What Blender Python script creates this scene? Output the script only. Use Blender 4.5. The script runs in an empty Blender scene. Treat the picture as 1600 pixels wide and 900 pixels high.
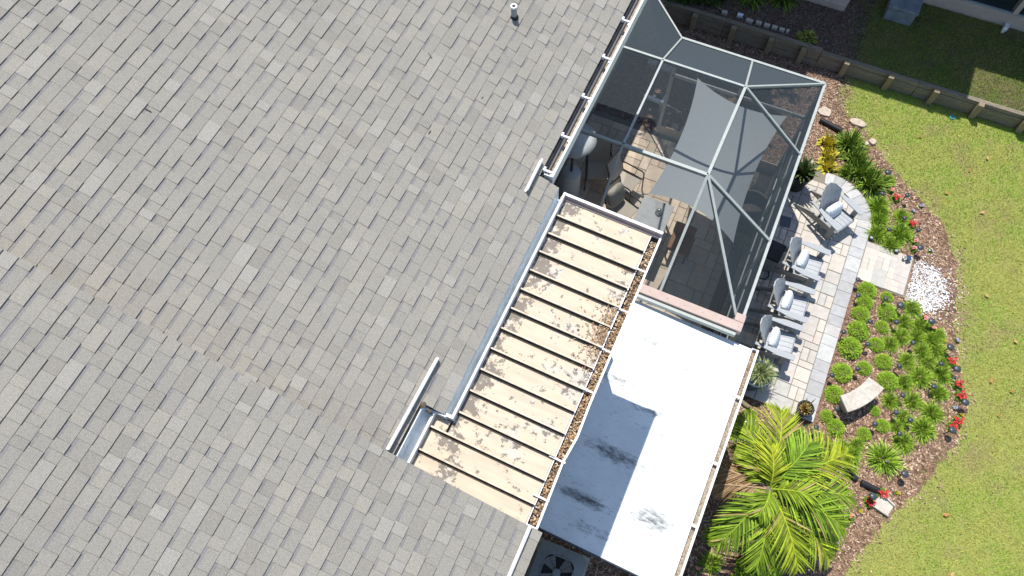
import bpy, math, random
import numpy as np
from mathutils import Vector, Matrix
random.seed(7); rng = np.random.default_rng(11)
S = bpy.context.scene; COL = S.collection
R_ = math.radians
# ---------------------------------------------------------------- camera
CAMZ = 14.0
cd = bpy.data.cameras.new('camera'); cam = bpy.data.objects.new('camera', cd); COL.objects.link(cam)
cx_ = Vector((.90704723, .42004382, -.02878401)); cy_ = Vector((-.37311949, .83362543, .40724746)); cz_ = Vector((.19505686, -.3586528, .91286417))
cam.matrix_world = Matrix(((cx_.x, cy_.x, cz_.x, 0), (cx_.y, cy_.y, cz_.y, 0), (cx_.z, cy_.z, cz_.z, CAMZ), (0, 0, 0, 1)))
cd.sensor_width = 36; cd.lens = 1110 / 1600 * 36; cd.clip_end = 500; cd.clip_start = .1
S.camera = cam
# ---------------------------------------------------------------- sky, sun, exposure
TO_SUN = Vector((-.268, .345, 1)).normalized()
el = math.asin(TO_SUN.z); az = math.atan2(TO_SUN.x, TO_SUN.y)
W = bpy.data.worlds.new('World'); S.world = W; W.use_nodes = True
nt = W.node_tree; sky = nt.nodes.new('ShaderNodeTexSky'); sky.sky_type = 'NISHITA'; sky.sun_disc = False
sky.air_density = 1.0; sky.dust_density = .45; sky.ozone_density = 1.0; sky.sun_elevation = el; sky.sun_rotation = az
nt.links.new(sky.outputs[0], nt.nodes['Background'].inputs[0]); nt.nodes['Background'].inputs[1].default_value = .15
sl = bpy.data.lights.new('sun', 'SUN'); sl.energy = 4.7; sl.angle = R_(.5); sl.color = (1, .955, .88)
so = bpy.data.objects.new('sun', sl); COL.objects.link(so); so.rotation_euler = (-TO_SUN).to_track_quat('-Z', 'Y').to_euler(); so.location = (-10, 12, 40)
vs = S.view_settings; vs.view_transform = 'Standard'; vs.look = 'None'; vs.exposure = .30; vs.gamma = 1; vs.use_curve_mapping = False

# ---------------------------------------------------------------- materials
def mat(name, col, rough=.8, var=.12, scale=8, bump=0, bscale=60, metal=0, spec=.3, objrand=0, attr=False, stretch=None, col2=None, thr=(.45, .6), c2scale=3):
    m = bpy.data.materials.new(name); m.use_nodes = True; n = m.node_tree; L = n.links
    b = n.nodes['Principled BSDF']; b.inputs['Roughness'].default_value = rough; b.inputs['Metallic'].default_value = metal; b.inputs['Specular IOR Level'].default_value = spec
    tc = n.nodes.new('ShaderNodeTexCoord'); src = tc.outputs['Object']
    if stretch:
        mp = n.nodes.new('ShaderNodeMapping'); mp.inputs['Scale'].default_value = stretch; L.new(src, mp.inputs[0]); src = mp.outputs[0]
    no = n.nodes.new('ShaderNodeTexNoise'); no.inputs['Scale'].default_value = scale; no.inputs['Detail'].default_value = 6; L.new(src, no.inputs['Vector'])
    base = None
    if attr:
        a = n.nodes.new('ShaderNodeAttribute'); a.attribute_name = 'Col'; base = a.outputs['Color']
    else:
        rgb = n.nodes.new('ShaderNodeRGB'); rgb.outputs[0].default_value = (*col, 1); base = rgb.outputs[0]
    if col2 is not None:
        n2 = n.nodes.new('ShaderNodeTexNoise'); n2.inputs['Scale'].default_value = c2scale; n2.inputs['Detail'].default_value = 8; n2.inputs['Roughness'].default_value = .65; L.new(src, n2.inputs['Vector'])
        rr = n.nodes.new('ShaderNodeMapRange'); rr.inputs[1].default_value = thr[0]; rr.inputs[2].default_value = thr[1]; L.new(n2.outputs[0], rr.inputs[0])
        mx = n.nodes.new('ShaderNodeMix'); mx.data_type = 'RGBA'; L.new(rr.outputs[0], mx.inputs[0]); L.new(base, mx.inputs[6]); mx.inputs[7].default_value = (*col2, 1); base = mx.outputs[2]
    mr = n.nodes.new('ShaderNodeMapRange'); mr.inputs[1].default_value = .3; mr.inputs[2].default_value = .7; mr.inputs[3].default_value = 1 - var; mr.inputs[4].default_value = 1 + var; L.new(no.outputs[0], mr.inputs[0])
    fac = mr.outputs[0]
    if objrand:
        oi = n.nodes.new('ShaderNodeObjectInfo'); m2 = n.nodes.new('ShaderNodeMapRange'); m2.inputs[3].default_value = 1 - objrand; m2.inputs[4].default_value = 1 + objrand; L.new(oi.outputs['Random'], m2.inputs[0])
        mu = n.nodes.new('ShaderNodeMath'); mu.operation = 'MULTIPLY'; L.new(fac, mu.inputs[0]); L.new(m2.outputs[0], mu.inputs[1]); fac = mu.outputs[0]
    vm = n.nodes.new('ShaderNodeVectorMath'); vm.operation = 'SCALE'; L.new(base, vm.inputs[0]); L.new(fac, vm.inputs[3]); L.new(vm.outputs[0], b.inputs['Base Color'])
    if bump:
        bn = n.nodes.new('ShaderNodeTexNoise'); bn.inputs['Scale'].default_value = bscale; bn.inputs['Detail'].default_value = 4; L.new(src, bn.inputs['Vector'])
        bp = n.nodes.new('ShaderNodeBump'); bp.inputs['Strength'].default_value = bump; bp.inputs['Distance'].default_value = .01; L.new(bn.outputs[0], bp.inputs['Height']); L.new(bp.outputs[0], b.inputs['Normal'])
    m['nt'] = 1
    return m

def ramp_mat(name, cols, rough=.85, bump=.3, bscale=40, var=.1, scale=25):
    """per-object random pick out of a list of real colours"""
    m = mat(name, cols[0], rough, var, scale, bump, bscale); n = m.node_tree; L = n.links
    oi = n.nodes.new('ShaderNodeObjectInfo'); cr = n.nodes.new('ShaderNodeValToRGB'); cr.color_ramp.interpolation = 'CONSTANT'
    e = cr.color_ramp.elements
    while len(e) < len(cols): e.new(.5)
    for i, c in enumerate(cols): e[i].position = i / len(cols); e[i].color = (*c, 1)
    L.new(oi.outputs['Random'], cr.inputs[0])
    vm = [x for x in n.nodes if x.type == 'VECT_MATH'][0]; L.new(cr.outputs[0], vm.inputs[0])
    return m

M = {}
M['shingle'] = mat('shingle', (.3, .3, .29), .95, .26, 120, .5, 350, attr=True, spec=.1, col2=(.235, .222, .2), thr=(.5, 1.1), c2scale=.55)
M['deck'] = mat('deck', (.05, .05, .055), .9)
M['white_metal'] = mat('white_metal', (.8, .8, .8), .45, .05)
M['white_alu'] = mat('white_alu', (.37, .40, .385), .45, .08, 12)
M['trim'] = mat('trim', (.8, .79, .77), .5, .1, 20)
M['flashing'] = mat('flashing', (.72, .80, .86), .45, .15, 10)
M['dirt_rib_shadow'] = mat('dirt_rib_shadow', (.10, .08, .06), .95, .4, 40, .5, 120)
M['silt'] = mat('silt', (.33, .28, .22), .95, .4, 30, .5, 120)
M['brown_rib'] = mat('brown_rib', (.55, .47, .36), .6, .2, 14)
M['pink'] = mat('pink', (.45, .35, .31), .6, .08, 6)
M['wall'] = mat('wall', (.30, .26, .215), .9, .08, 4, .3, 80)
M['soffit'] = mat('soffit', (.5, .48, .45), .9)
M['dark_glass'] = mat('dark_glass', (.02, .03, .035), .15, spec=.5)
M['mulch'] = mat('mulch', (.24, .15, .10), .95, .45, 30, .8, 60, col2=(.10, .06, .04), c2scale=9)
M['chips'] = mat('chips', (.3, .2, .13), .9, .15, 30, attr=True)
M['lawn'] = mat('lawn', (.24, .26, .065), .95, .3, 45, .6, 90, col2=(.24, .21, .085), thr=(.53, .66), c2scale=1.1)
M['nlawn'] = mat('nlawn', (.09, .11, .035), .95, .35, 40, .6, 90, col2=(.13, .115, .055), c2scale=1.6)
M['grass'] = mat('grass', (.1, .2, .03), .9, .15, 14, attr=True, spec=.08)
M['leaf'] = mat('leaf', (.1, .2, .03), .6, .2, 14, attr=True, spec=.2)
M['paver'] = ramp_mat('paver', [(0.50, 0.46, 0.40), (0.52, 0.48, 0.42), (0.47, 0.43, 0.39), (0.54, 0.50, 0.44), (0.44, 0.41, 0.37), (0.49, 0.45, 0.41), (0.50, 0.44, 0.38), (0.43, 0.42, 0.39), (0.55, 0.51, 0.45)], .85, .35, 45, .09, 12)
M['paver_grey'] = ramp_mat('paver_grey', [(0.43, 0.43, 0.43), (0.40, 0.40, 0.40), (0.46, 0.45, 0.43), (0.37, 0.37, 0.37), (0.48, 0.48, 0.47)], .85, .35, 45, .1, 12)
M['paver_in'] = ramp_mat('paver_in', [(.64, .52, .39), (.69, .58, .45), (.57, .48, .38), (.72, .62, .49), (.60, .52, .43)], .8, .35, 45, .1, 12)
M['brick'] = mat('brick', (.22, .13, .10), .85, .15, 20, .3, 60, objrand=.2)
M['joint'] = mat('joint', (.22, .19, .15), .95, .15, 40)
M['grey_plastic'] = mat('grey_plastic', (.335, .355, .375), .5, .05, 20, spec=.4)
M['taupe_plastic'] = mat('taupe_plastic', (.26, .26, .25), .5, .06, 20, spec=.4)
M['wood_old'] = mat('wood_old', (.25, .21, .155), .95, .3, 14, .6, 50, stretch=(1, 8, 8), col2=(.17, .155, .135), thr=(.45, .65), c2scale=3)
M['post_wood'] = mat('post_wood', (.27, .215, .14), .95, .25, 18, .5, 60, stretch=(8, 8, 1))
M['concrete'] = mat('concrete', (.50, .46, .40), .9, .15, 14, .3, 70, col2=(.42, .37, .30), thr=(.5, .7), c2scale=4)
M['stone'] = mat('stone', (.47, .39, .31), .9, .2, 12, .5, 40)
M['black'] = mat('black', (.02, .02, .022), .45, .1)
M['dark_blue'] = mat('dark_blue', (.03, .05, .075), .3, .2, 8, spec=.5)
M['lamp_top'] = mat('lamp_top', (.045, .055, .065), .4, .25, 60, spec=.5)
M['solar'] = mat('solar', (.03, .08, .2), .2, .2, 60, spec=.6)
M['steel'] = mat('steel', (.5, .5, .5), .35, metal=.8)
M['soil'] = mat('soil', (.16, .10, .065), .95, .3, 40, .6, 80)
M['ac_grey'] = mat('ac_grey', (.27, .30, .31), .5, .06)
M['bronze'] = mat('bronze', (.035, .028, .022), .4, .1)
M['sling'] = mat('sling', (.52, .47, .40), .85, .1, 60)
M['cushion'] = mat('cushion', (.36, .34, .29), .9, .12, 12)
M['wicker'] = mat('wicker', (.06, .05, .042), .7, .4, 80, .8, 120)
M['leather'] = mat('leather', (.22, .11, .055), .6, .2, 10)
M['grey_table'] = mat('grey_table', (.40, .42, .43), .5, .1, 10)
M['trunk'] = mat('trunk', (.2, .17, .12), .95, .3, 14, .6, 40)
M['fur'] = mat('dead_leaf', (.42, .28, .15), .9, .2, 20, attr=True)
M['petal'] = mat('petal', (.6, .05, .06), .6, .15, 20, attr=True)
M['gravel'] = mat('gravel', (.75, .74, .73), .85, .12, 30, attr=True)
M['hose'] = mat('hose', (.02, .025, .03), .5)
M['ring'] = mat('ring', (.05, .35, .5), .5)
M['heater'] = mat('heater', (.62, .66, .68), .4, .08, 6)
M['neigh'] = mat('neigh', (.50, .41, .35), .9, .1, 5, .3, 60)
M['steel_box'] = mat('steel_box', (.20, .23, .26), .6, .25, 6)

# cream roof pans: oxidised paint with dark mildew scabs gathered in a band near the house and near the gutter
def pan_material():
    m = mat('cream_pan', (.54, .45, .335), .6, .10, 2.2, .1, 30, stretch=(1, 6, 6)); n = m.node_tree; L = n.links
    vm = [x for x in n.nodes if x.type == 'VECT_MATH'][0]; b = n.nodes['Principled BSDF']
    tc = n.nodes['Texture Coordinate']; sx = n.nodes.new('ShaderNodeSeparateXYZ'); L.new(tc.outputs['Object'], sx.inputs[0])
    def band(c, w, a):
        s = n.nodes.new('ShaderNodeMath'); s.operation = 'SUBTRACT'; L.new(sx.outputs[0], s.inputs[0]); s.inputs[1].default_value = c
        ab = n.nodes.new('ShaderNodeMath'); ab.operation = 'ABSOLUTE'; L.new(s.outputs[0], ab.inputs[0])
        r = n.nodes.new('ShaderNodeMapRange'); r.interpolation_type = 'SMOOTHSTEP'; r.inputs[1].default_value = 0; r.inputs[2].default_value = w; r.inputs[3].default_value = a; r.inputs[4].default_value = 0; L.new(ab.outputs[0], r.inputs[0]); return r.outputs[0]
    def add(a, bb):
        s = n.nodes.new('ShaderNodeMath'); L.new(a, s.inputs[0])
        if isinstance(bb, float): s.inputs[1].default_value = bb
        else: L.new(bb, s.inputs[1])
        return s.outputs[0]
    k = add(band(-1.30, .22, .19), band(-.52, .28, .15))
    ns = n.nodes.new('ShaderNodeTexNoise'); ns.inputs['Scale'].default_value = 12; ns.inputs['Detail'].default_value = 9; ns.inputs['Roughness'].default_value = .72; L.new(tc.outputs['Object'], ns.inputs['Vector'])
    nb = n.nodes.new('ShaderNodeTexNoise'); nb.inputs['Scale'].default_value = 3.1; nb.inputs['Detail'].default_value = 2; L.new(tc.outputs['Object'], nb.inputs['Vector'])
    nbm = n.nodes.new('ShaderNodeMapRange'); nbm.inputs[1].default_value = .35; nbm.inputs[2].default_value = .65; nbm.inputs[3].default_value = -.07; nbm.inputs[4].default_value = .07; L.new(nb.outputs[0], nbm.inputs[0])
    t = add(add(ns.outputs[0], k), nbm.outputs[0])
    r = n.nodes.new('ShaderNodeMapRange'); r.inputs[1].default_value = .60; r.inputs[2].default_value = .63; L.new(t, r.inputs[0])
    ch = n.nodes.new('ShaderNodeMapRange'); ch.inputs[1].default_value = .60; ch.inputs[2].default_value = .655; L.new(add(k, nb.outputs[0]), ch.inputs[0])
    m1 = n.nodes.new('ShaderNodeMix'); m1.data_type = 'RGBA'; L.new(ch.outputs[0], m1.inputs[0]); L.new(vm.outputs[0], m1.inputs[6]); m1.inputs[7].default_value = (.50, .455, .39, 1)
    m2 = n.nodes.new('ShaderNodeMix'); m2.data_type = 'RGBA'; L.new(r.outputs[0], m2.inputs[0]); L.new(m1.outputs[2], m2.inputs[6]); m2.inputs[7].default_value = (.19, .16, .13, 1)
    L.new(m2.outputs[2], b.inputs['Base Color']); return m
M['pan'] = pan_material()

def white_roof_material():
    m = mat('white_roof', (.735, .775, .78), .55, .08, 2.5); n = m.node_tree; L = n.links
    vm = [x for x in n.nodes if x.type == 'VECT_MATH'][0]; b = n.nodes['Principled BSDF']
    tc = n.nodes['Texture Coordinate']; sx = n.nodes.new('ShaderNodeSeparateXYZ'); L.new(tc.outputs['Object'], sx.inputs[0])
    tot = None
    for yc, x0, w, a in ((2.42, .25, .16, .30), (1.62, .05, .12, .34), (1.78, 1.1, .26, .28), (3.52, -.1, .13, .22), (3.28, .55, .10, .20), (4.35, .2, .10, .2), (4.75, .9, .3, .10), (2.42, .72, .12, .16), (1.25, .3, .15, .14), (2.85, 1.25, .05, .12), (3.9, 1.2, .05, .12), (4.15, .6, .06, .12), (2.1, 1.2, .05, .12), (3.0, .8, .04, .12), (1.35, 1.2, .08, .12)):
        c = n.nodes.new('ShaderNodeCombineXYZ'); 
        def lin(o, cc, ww):
            s = n.nodes.new('ShaderNodeMath'); s.operation = 'SUBTRACT'; L.new(o, s.inputs[0]); s.inputs[1].default_value = cc
            q = n.nodes.new('ShaderNodeMath'); q.operation = 'DIVIDE'; L.new(s.outputs[0], q.inputs[0]); q.inputs[1].default_value = ww; return q.outputs[0]
        L.new(lin(sx.outputs[0], x0, .62), c.inputs[0]); L.new(lin(sx.outputs[1], yc, w), c.inputs[1])
        ln = n.nodes.new('ShaderNodeVectorMath'); ln.operation = 'LENGTH'; L.new(c.outputs[0], ln.inputs[0])
        r = n.nodes.new('ShaderNodeMapRange'); r.interpolation_type = 'SMOOTHSTEP'; r.inputs[1].default_value = 0; r.inputs[2].default_value = 1.15; r.inputs[3].default_value = a; r.inputs[4].default_value = 0; L.new(ln.outputs['Value'], r.inputs[0])
        if tot is None: tot = r.outputs[0]
        else:
            s = n.nodes.new('ShaderNodeMath'); s.operation = 'MAXIMUM'; L.new(tot, s.inputs[0]); L.new(r.outputs[0], s.inputs[1]); tot = s.outputs[0]
    mp = n.nodes.new('ShaderNodeMapping'); mp.inputs['Scale'].default_value = (.35, 1, 1); L.new(tc.outputs['Object'], mp.inputs[0])
    ns = n.nodes.new('ShaderNodeTexNoise'); ns.inputs['Scale'].default_value = 24; ns.inputs['Detail'].default_value = 10; ns.inputs['Roughness'].default_value = .75; L.new(mp.outputs[0], ns.inputs['Vector'])
    s = n.nodes.new('ShaderNodeMath'); L.new(ns.outputs[0], s.inputs[0]); L.new(tot, s.inputs[1])
    r = n.nodes.new('ShaderNodeMapRange'); r.inputs[1].default_value = .56; r.inputs[2].default_value = .86; r.inputs[4].default_value = .93; L.new(s.outputs[0], r.inputs[0])
    m2 = n.nodes.new('ShaderNodeMix'); m2.data_type = 'RGBA'; L.new(r.outputs[0], m2.inputs[0]); L.new(vm.outputs[0], m2.inputs[6]); m2.inputs[7].default_value = (.07, .07, .07, 1)
    L.new(m2.outputs[2], b.inputs['Base Color']); return m
M['white_roof'] = white_roof_material()

def screen_material():
    m = bpy.data.materials.new('insect_screen'); m.use_nodes = True; n = m.node_tree; L = n.links
    for x in list(n.nodes):
        if x.type != 'OUTPUT_MATERIAL': n.nodes.remove(x)
    out = [x for x in n.nodes if x.type == 'OUTPUT_MATERIAL'][0]
    d = n.nodes.new('ShaderNodeBsdfDiffuse'); t = n.nodes.new('ShaderNodeBsdfTransparent'); mx = n.nodes.new('ShaderNodeMixShader')
    # woven wire: the share of light stopped by the threads rises with the angle at which the mesh is crossed
    ge = n.nodes.new('ShaderNodeNewGeometry'); dp = n.nodes.new('ShaderNodeVectorMath'); dp.operation = 'DOT_PRODUCT'; L.new(ge.outputs['Normal'], dp.inputs[0]); L.new(ge.outputs['Incoming'], dp.inputs[1])
    ab = n.nodes.new('ShaderNodeMath'); ab.operation = 'ABSOLUTE'; L.new(dp.outputs['Value'], ab.inputs[0])
    mxn = n.nodes.new('ShaderNodeMath'); mxn.operation = 'MAXIMUM'; L.new(ab.outputs[0], mxn.inputs[0]); mxn.inputs[1].default_value = .05
    dv = n.nodes.new('ShaderNodeMath'); dv.operation = 'DIVIDE'; dv.inputs[0].default_value = .29; L.new(mxn.outputs[0], dv.inputs[1])
    mn = n.nodes.new('ShaderNodeMath'); mn.operation = 'MINIMUM'; L.new(dv.outputs[0], mn.inputs[0]); mn.inputs[1].default_value = .96
    d.inputs[0].default_value = (.058, .073, .085, 1); L.new(mn.outputs[0], mx.inputs[0]); L.new(t.outputs[0], mx.inputs[1]); L.new(d.outputs[0], mx.inputs[2]); L.new(mx.outputs[0], out.inputs[0]); return m
M['screen'] = screen_material()
def sail_material():
    m = mat('sail', (.32, .355, .365), .95, .06, 5, .2, 200, stretch=(30, 3, 3)); return m
M['sail'] = sail_material()
def stripe_material():
    m = mat('pillow_stripe', (.75, .76, .78), .9, .03); n = m.node_tree; L = n.links; vm = [x for x in n.nodes if x.type == 'VECT_MATH'][0]
    w = n.nodes.new('ShaderNodeTexWave'); w.bands_direction = 'Y'; w.inputs['Scale'].default_value = 5.5; w.inputs['Distortion'].default_value = .3
    L.new(n.nodes['Texture Coordinate'].outputs['Object'], w.inputs['Vector'])
    cr = n.nodes.new('ShaderNodeValToRGB'); cr.color_ramp.elements[0].position = .25; cr.color_ramp.elements[0].color = (.42, .50, .60, 1); cr.color_ramp.elements[1].position = .5; cr.color_ramp.elements[1].color = (.74, .75, .77, 1)
    L.new(w.outputs[0], cr.inputs[0]); L.new(cr.outputs[0], vm.inputs[0]); return m
M['stripe'] = stripe_material()

# ---------------------------------------------------------------- helpers
class MB:
    def __init__(s): s.v = []; s.f = []; s.c = []
    def add(s, vs, fs, col=None):
        o = len(s.v); s.v += [tuple(p) for p in vs]; s.f += [tuple(i + o for i in f) for f in fs]
        s.c += [col if col is not None else (1, 1, 1)] * len(vs); return s
    def box(s, c, d, rot=None, col=None):
        hx, hy, hz = d[0] / 2, d[1] / 2, d[2] / 2
        P = [Vector((x, y, z)) for z in (-hz, hz) for y in (-hy, hy) for x in (-hx, hx)]
        if rot is not None: P = [rot @ p for p in P]
        return s.add([p + Vector(c) for p in P], [(0, 2, 3, 1), (4, 5, 7, 6), (0, 1, 5, 4), (2, 6, 7, 3), (0, 4, 6, 2), (1, 3, 7, 5)], col)
    def bb(s, a, b, col=None):
        return s.box([(a[i] + b[i]) / 2 for i in range(3)], [abs(b[i] - a[i]) for i in range(3)], None, col)
    def bar(s, p, q, w, h, up=(0, 0, 1), col=None):
        p, q = Vector(p), Vector(q); d = (q - p).normalized(); side = d.cross(Vector(up))
        if side.length < 1e-4: side = d.cross(Vector((1, 0, 0)))
        side.normalize(); u = side.cross(d)
        P = []
        for e in (p, q):
            for a, b in ((-1, -1), (1, -1), (1, 1), (-1, 1)): P.append(e + side * a * w / 2 + u * b * h / 2)
        return s.add(P, [(0, 3, 2, 1), (4, 5, 6, 7), (0, 1, 5, 4), (1, 2, 6, 5), (2, 3, 7, 6), (3, 0, 4, 7)], col)
    def tube(s, pts, r, n=8, col=None):
        pts = [Vector(p) for p in pts]; rs = r if isinstance(r, (list, tuple)) else [r] * len(pts); P = []
        for i, p in enumerate(pts):
            d = (pts[min(i + 1, len(pts) - 1)] - pts[max(i - 1, 0)]).normalized(); a = d.orthogonal() if abs(d.z) > .9 else d.cross(Vector((0, 0, 1))); a.normalize(); b = d.cross(a)
            for k in range(n): t = 2 * math.pi * k / n; P.append(p + (a * math.cos(t) + b * math.sin(t)) * rs[i])
        F = [(i * n + k, i * n + (k + 1) % n, (i + 1) * n + (k + 1) % n, (i + 1) * n + k) for i in range(len(pts) - 1) for k in range(n)]
        F += [tuple(range(n))[::-1], tuple((len(pts) - 1) * n + k for k in range(n))]
        return s.add(P, F, col)
    def lathe(s, prof, c=(0, 0, 0), n=20, col=None, sx=1, sy=1):
        P = [(c[0] + r * sx * math.cos(2 * math.pi * k / n), c[1] + r * sy * math.sin(2 * math.pi * k / n), c[2] + z) for r, z in prof for k in range(n)]
        F = [(i * n + k, i * n + (k + 1) % n, (i + 1) * n + (k + 1) % n, (i + 1) * n + k) for i in range(len(prof) - 1) for k in range(n)]
        F += [tuple(range(n))[::-1], tuple((len(prof) - 1) * n + k for k in range(n))]
        return s.add(P, F, col)
    def prism(s, poly, z0, z1, col=None):
        n = len(poly); P = [(x, y, z0) for x, y in poly] + [(x, y, z1) for x, y in poly]
        return s.add(P, [tuple(range(n))[::-1], tuple(range(n, 2 * n))] + [(i, (i + 1) % n, n + (i + 1) % n, n + i) for i in range(n)], col)
    def mesh(s, name, smooth=False):
        me = bpy.data.meshes.new(name); me.from_pydata(s.v, [], s.f); 
        ca = me.color_attributes.new('Col', 'FLOAT_COLOR', 'POINT')
        a = np.ones((len(s.v), 4), np.float32); a[:, :3] = np.array(s.c, np.float32).reshape(-1, 3); ca.data.foreach_set('color', a.ravel())
        if smooth: me.shade_smooth()
        me.update(); return me
    def build(s, name, m, parent=None, smooth=False, loc=None, bevel=0):
        me = s.mesh(name, smooth); return link(name, me, m, parent, loc, bevel)
def link(name, me, m, parent=None, loc=None, bevel=0):
    if m is not None and not me.materials: me.materials.append(M[m] if isinstance(m, str) else m)
    o = bpy.data.objects.new(name, me); COL.objects.link(o)
    if parent is not None: o.parent = parent
    if loc is not None: o.location = loc
    if bevel:
        b = o.modifiers.new('bevel', 'BEVEL'); b.width = bevel; b.segments = 2; b.limit_method = 'ANGLE'
    return o
def empty(name, loc=(0, 0, 0), rz=0):
    o = bpy.data.objects.new(name, None); COL.objects.link(o); o.location = loc; o.rotation_euler = (0, 0, rz); o.empty_display_size = .1; return o
def tag(o, label=None, cat=None, group=None, kind=None):
    if label: o['label'] = label
    if cat: o['category'] = cat
    if group: o['group'] = group
    if kind: o['kind'] = kind
    return o
def at(name, loc, label, cat, group=None):
    """thing whose parts are written in world coordinates: empty at the base, an offset child frame is not needed because parts are shifted"""
    return tag(empty(name, loc), label, cat, group)
def wp(mb, root):   # shift world coordinates to the root's frame
    l = root.location; mb.v = [(p[0] - l.x, p[1] - l.y, p[2] - l.z) for p in mb.v]; return mb
def copy_tree(o, parent=None):
    c = o.copy(); COL.objects.link(c); c.parent = parent
    for ch in list(o.children): copy_tree(ch, c)
    return c
def mesh_np(name, V, F, m, C=None, parent=None):
    """V (n,3), F (k,3|4) arrays"""
    me = bpy.data.meshes.new(name); n, k = len(V), F.shape[1]
    me.vertices.add(n); me.vertices.foreach_set('co', np.asarray(V, np.float32).ravel())
    me.loops.add(F.size); me.loops.foreach_set('vertex_index', F.astype(np.int32).ravel())
    me.polygons.add(len(F)); me.polygons.foreach_set('loop_start', np.arange(0, F.size, k, dtype=np.int32)); me.polygons.foreach_set('loop_total', np.full(len(F), k, np.int32))
    if C is not None:
        ca = me.color_attributes.new('Col', 'FLOAT_COLOR', 'POINT'); a = np.ones((n, 4), np.float32); a[:, :3] = C; ca.data.foreach_set('color', a.ravel())
    me.update(calc_edges=True); me.validate()
    return link(name, me, m, parent) if m else me
ORD = ['closest', 'second closest', 'third closest', 'fourth closest', 'fifth closest', 'sixth closest', 'seventh closest', 'eighth closest', 'ninth closest', 'tenth closest', 'eleventh closest', 'twelfth closest', 'thirteenth closest', 'fourteenth closest', 'fifteenth closest', 'sixteenth closest', 'seventeenth closest', 'eighteenth closest', 'nineteenth closest', 'twentieth closest']
LAND = {'curved concrete bench': (4.24, 6.0), 'white gravel patch': (5.05, 9.15), 'palm': (2.95, 3.3), 'concrete splash block': (5.2, 4.3), 'grey angled chair on the patio curve': (2.85, 9.8), 'paved garden walkway': (4.1, 9.2), 'small potted succulent': (3.34, 5.34), 'blue solar spotlight by the white roof': (2.5, 4.75), 'yellow croton': (2.28, 11.5)}
def rank_labels(objs, desc, lands):
    used = set()
    for o in objs:
        x, y = o.location.x, o.location.y; best = None
        for ln in lands:
            lx, ly = LAND[ln]; d = math.hypot(x - lx, y - ly)
            r = sum(1 for q in objs if math.hypot(q.location.x - lx, q.location.y - ly) < d - 1e-9)
            if r < len(ORD) and (best is None or r < best[0]): best = (r, ln)
        r, ln = best if best else (0, lands[0])
        t = f'{desc}, {ORD[r]} to the {ln}'
        assert t not in used, t
        used.add(t); o['label'] = t
def inpoly(x, y, poly):
    ins = np.zeros(np.shape(x), bool); n = len(poly)
    for i in range(n):
        (x1, y1), (x2, y2) = poly[i], poly[(i + 1) % n]
        c = ((y1 > y) != (y2 > y)) & (x < (x2 - x1) * (y - y1) / (y2 - y1 + 1e-12) + x1); ins ^= c
    return ins

# ================================================================ SETTING
BED_EDGE = [(2.1, 14.1), (2.05, 13.2), (2.55, 12.75), (3.2, 12.3), (3.55, 11.9), (4.0, 11.55), (4.5, 11.2), (5.15, 10.66), (5.5, 9.9), (5.66, 8.9), (5.78, 8.3), (5.95, 7.7), (6.3, 6.9), (6.2, 6.0), (5.85, 5.0), (5.42, 4.2), (5.1, 3.47), (4.82, 2.74), (4.6, 1.5), (4.4, -2)]
jit = random.Random(3)
def wavy(poly, a=.05, k=6):
    out = []
    for i in range(len(poly) - 1):
        for j in range(k):
            t = j / k; out.append((poly[i][0] * (1 - t) + poly[i + 1][0] * t + jit.uniform(-a, a), poly[i][1] * (1 - t) + poly[i + 1][1] * t + jit.uniform(-a, a)))
    return out + [poly[-1]]
edge = wavy(BED_EDGE)
BED = edge + [(-9.2, -2), (-9.2, 14.1)]
tag(MB().add([(-60, -60, -.012), (80, -60, -.012), (80, 80, -.012), (-60, 80, -.012)], [(0, 1, 2, 3)]).build('lawn_ground', 'lawn'), kind='structure')
tag(MB().add([(x, y, -.006) for x, y in BED], [tuple(range(len(BED)))]).build('mulch_bed', 'mulch'), kind='structure')
# neighbour's higher yard behind the timber wall
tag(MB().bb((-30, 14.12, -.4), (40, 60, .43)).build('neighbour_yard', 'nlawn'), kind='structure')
NM = wavy([(-3.5, 14.13), (2.1, 14.13), (1.9, 14.7), (1.75, 15.3), (2.0, 15.9), (2.3, 16.5)], .05, 5) + [(2.3, 17), (-3.5, 17)]
tag(MB().add([(x, max(y, 14.125), .436) for x, y in NM], [tuple(range(len(NM)))]).build('neighbour_mulch_bed', 'soil'), kind='structure')

def blades(name, n, sample, zfun, L, Wd, colf, m, lean=.8):
    x, y = sample(n); n = len(x); a = rng.uniform(0, 2 * np.pi, n); b = rng.uniform(0, 2 * np.pi, n)
    l = L * rng.uniform(.5, 1.3, n); w = Wd * rng.uniform(.6, 1.3, n); ln = l * rng.uniform(.2, lean, n); z = zfun(x, y)
    V = np.zeros((n, 3, 3)); V[:, 0] = np.c_[x - np.cos(a) * w, y - np.sin(a) * w, z]; V[:, 1] = np.c_[x + np.cos(a) * w, y + np.sin(a) * w, z]; V[:, 2] = np.c_[x + np.cos(b) * ln, y + np.sin(b) * ln, z + np.sqrt(np.maximum(l * l - ln * ln, 1e-4))]
    C = colf(x, y, n); return mesh_np(name, V.reshape(-1, 3), np.arange(n * 3).reshape(-1, 3), m, np.repeat(C, 3, 0))
def fbm(x, y, s, seed):
    r = np.random.default_rng(seed); v = np.zeros_like(x)
    for k in range(10):
        t = r.uniform(0, 2 * np.pi); f = s * r.uniform(.5, 2.2); v += np.sin(f * (x * np.cos(t) + y * np.sin(t)) + r.uniform(0, 6.3))
    return v / 10 ** .5
EDGEX = np.array([p[0] for p in BED_EDGE]); EDGEY = np.array([p[1] for p in BED_EDGE])
def bed_x(y): return np.interp(-y, -EDGEY, EDGEX)
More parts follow.
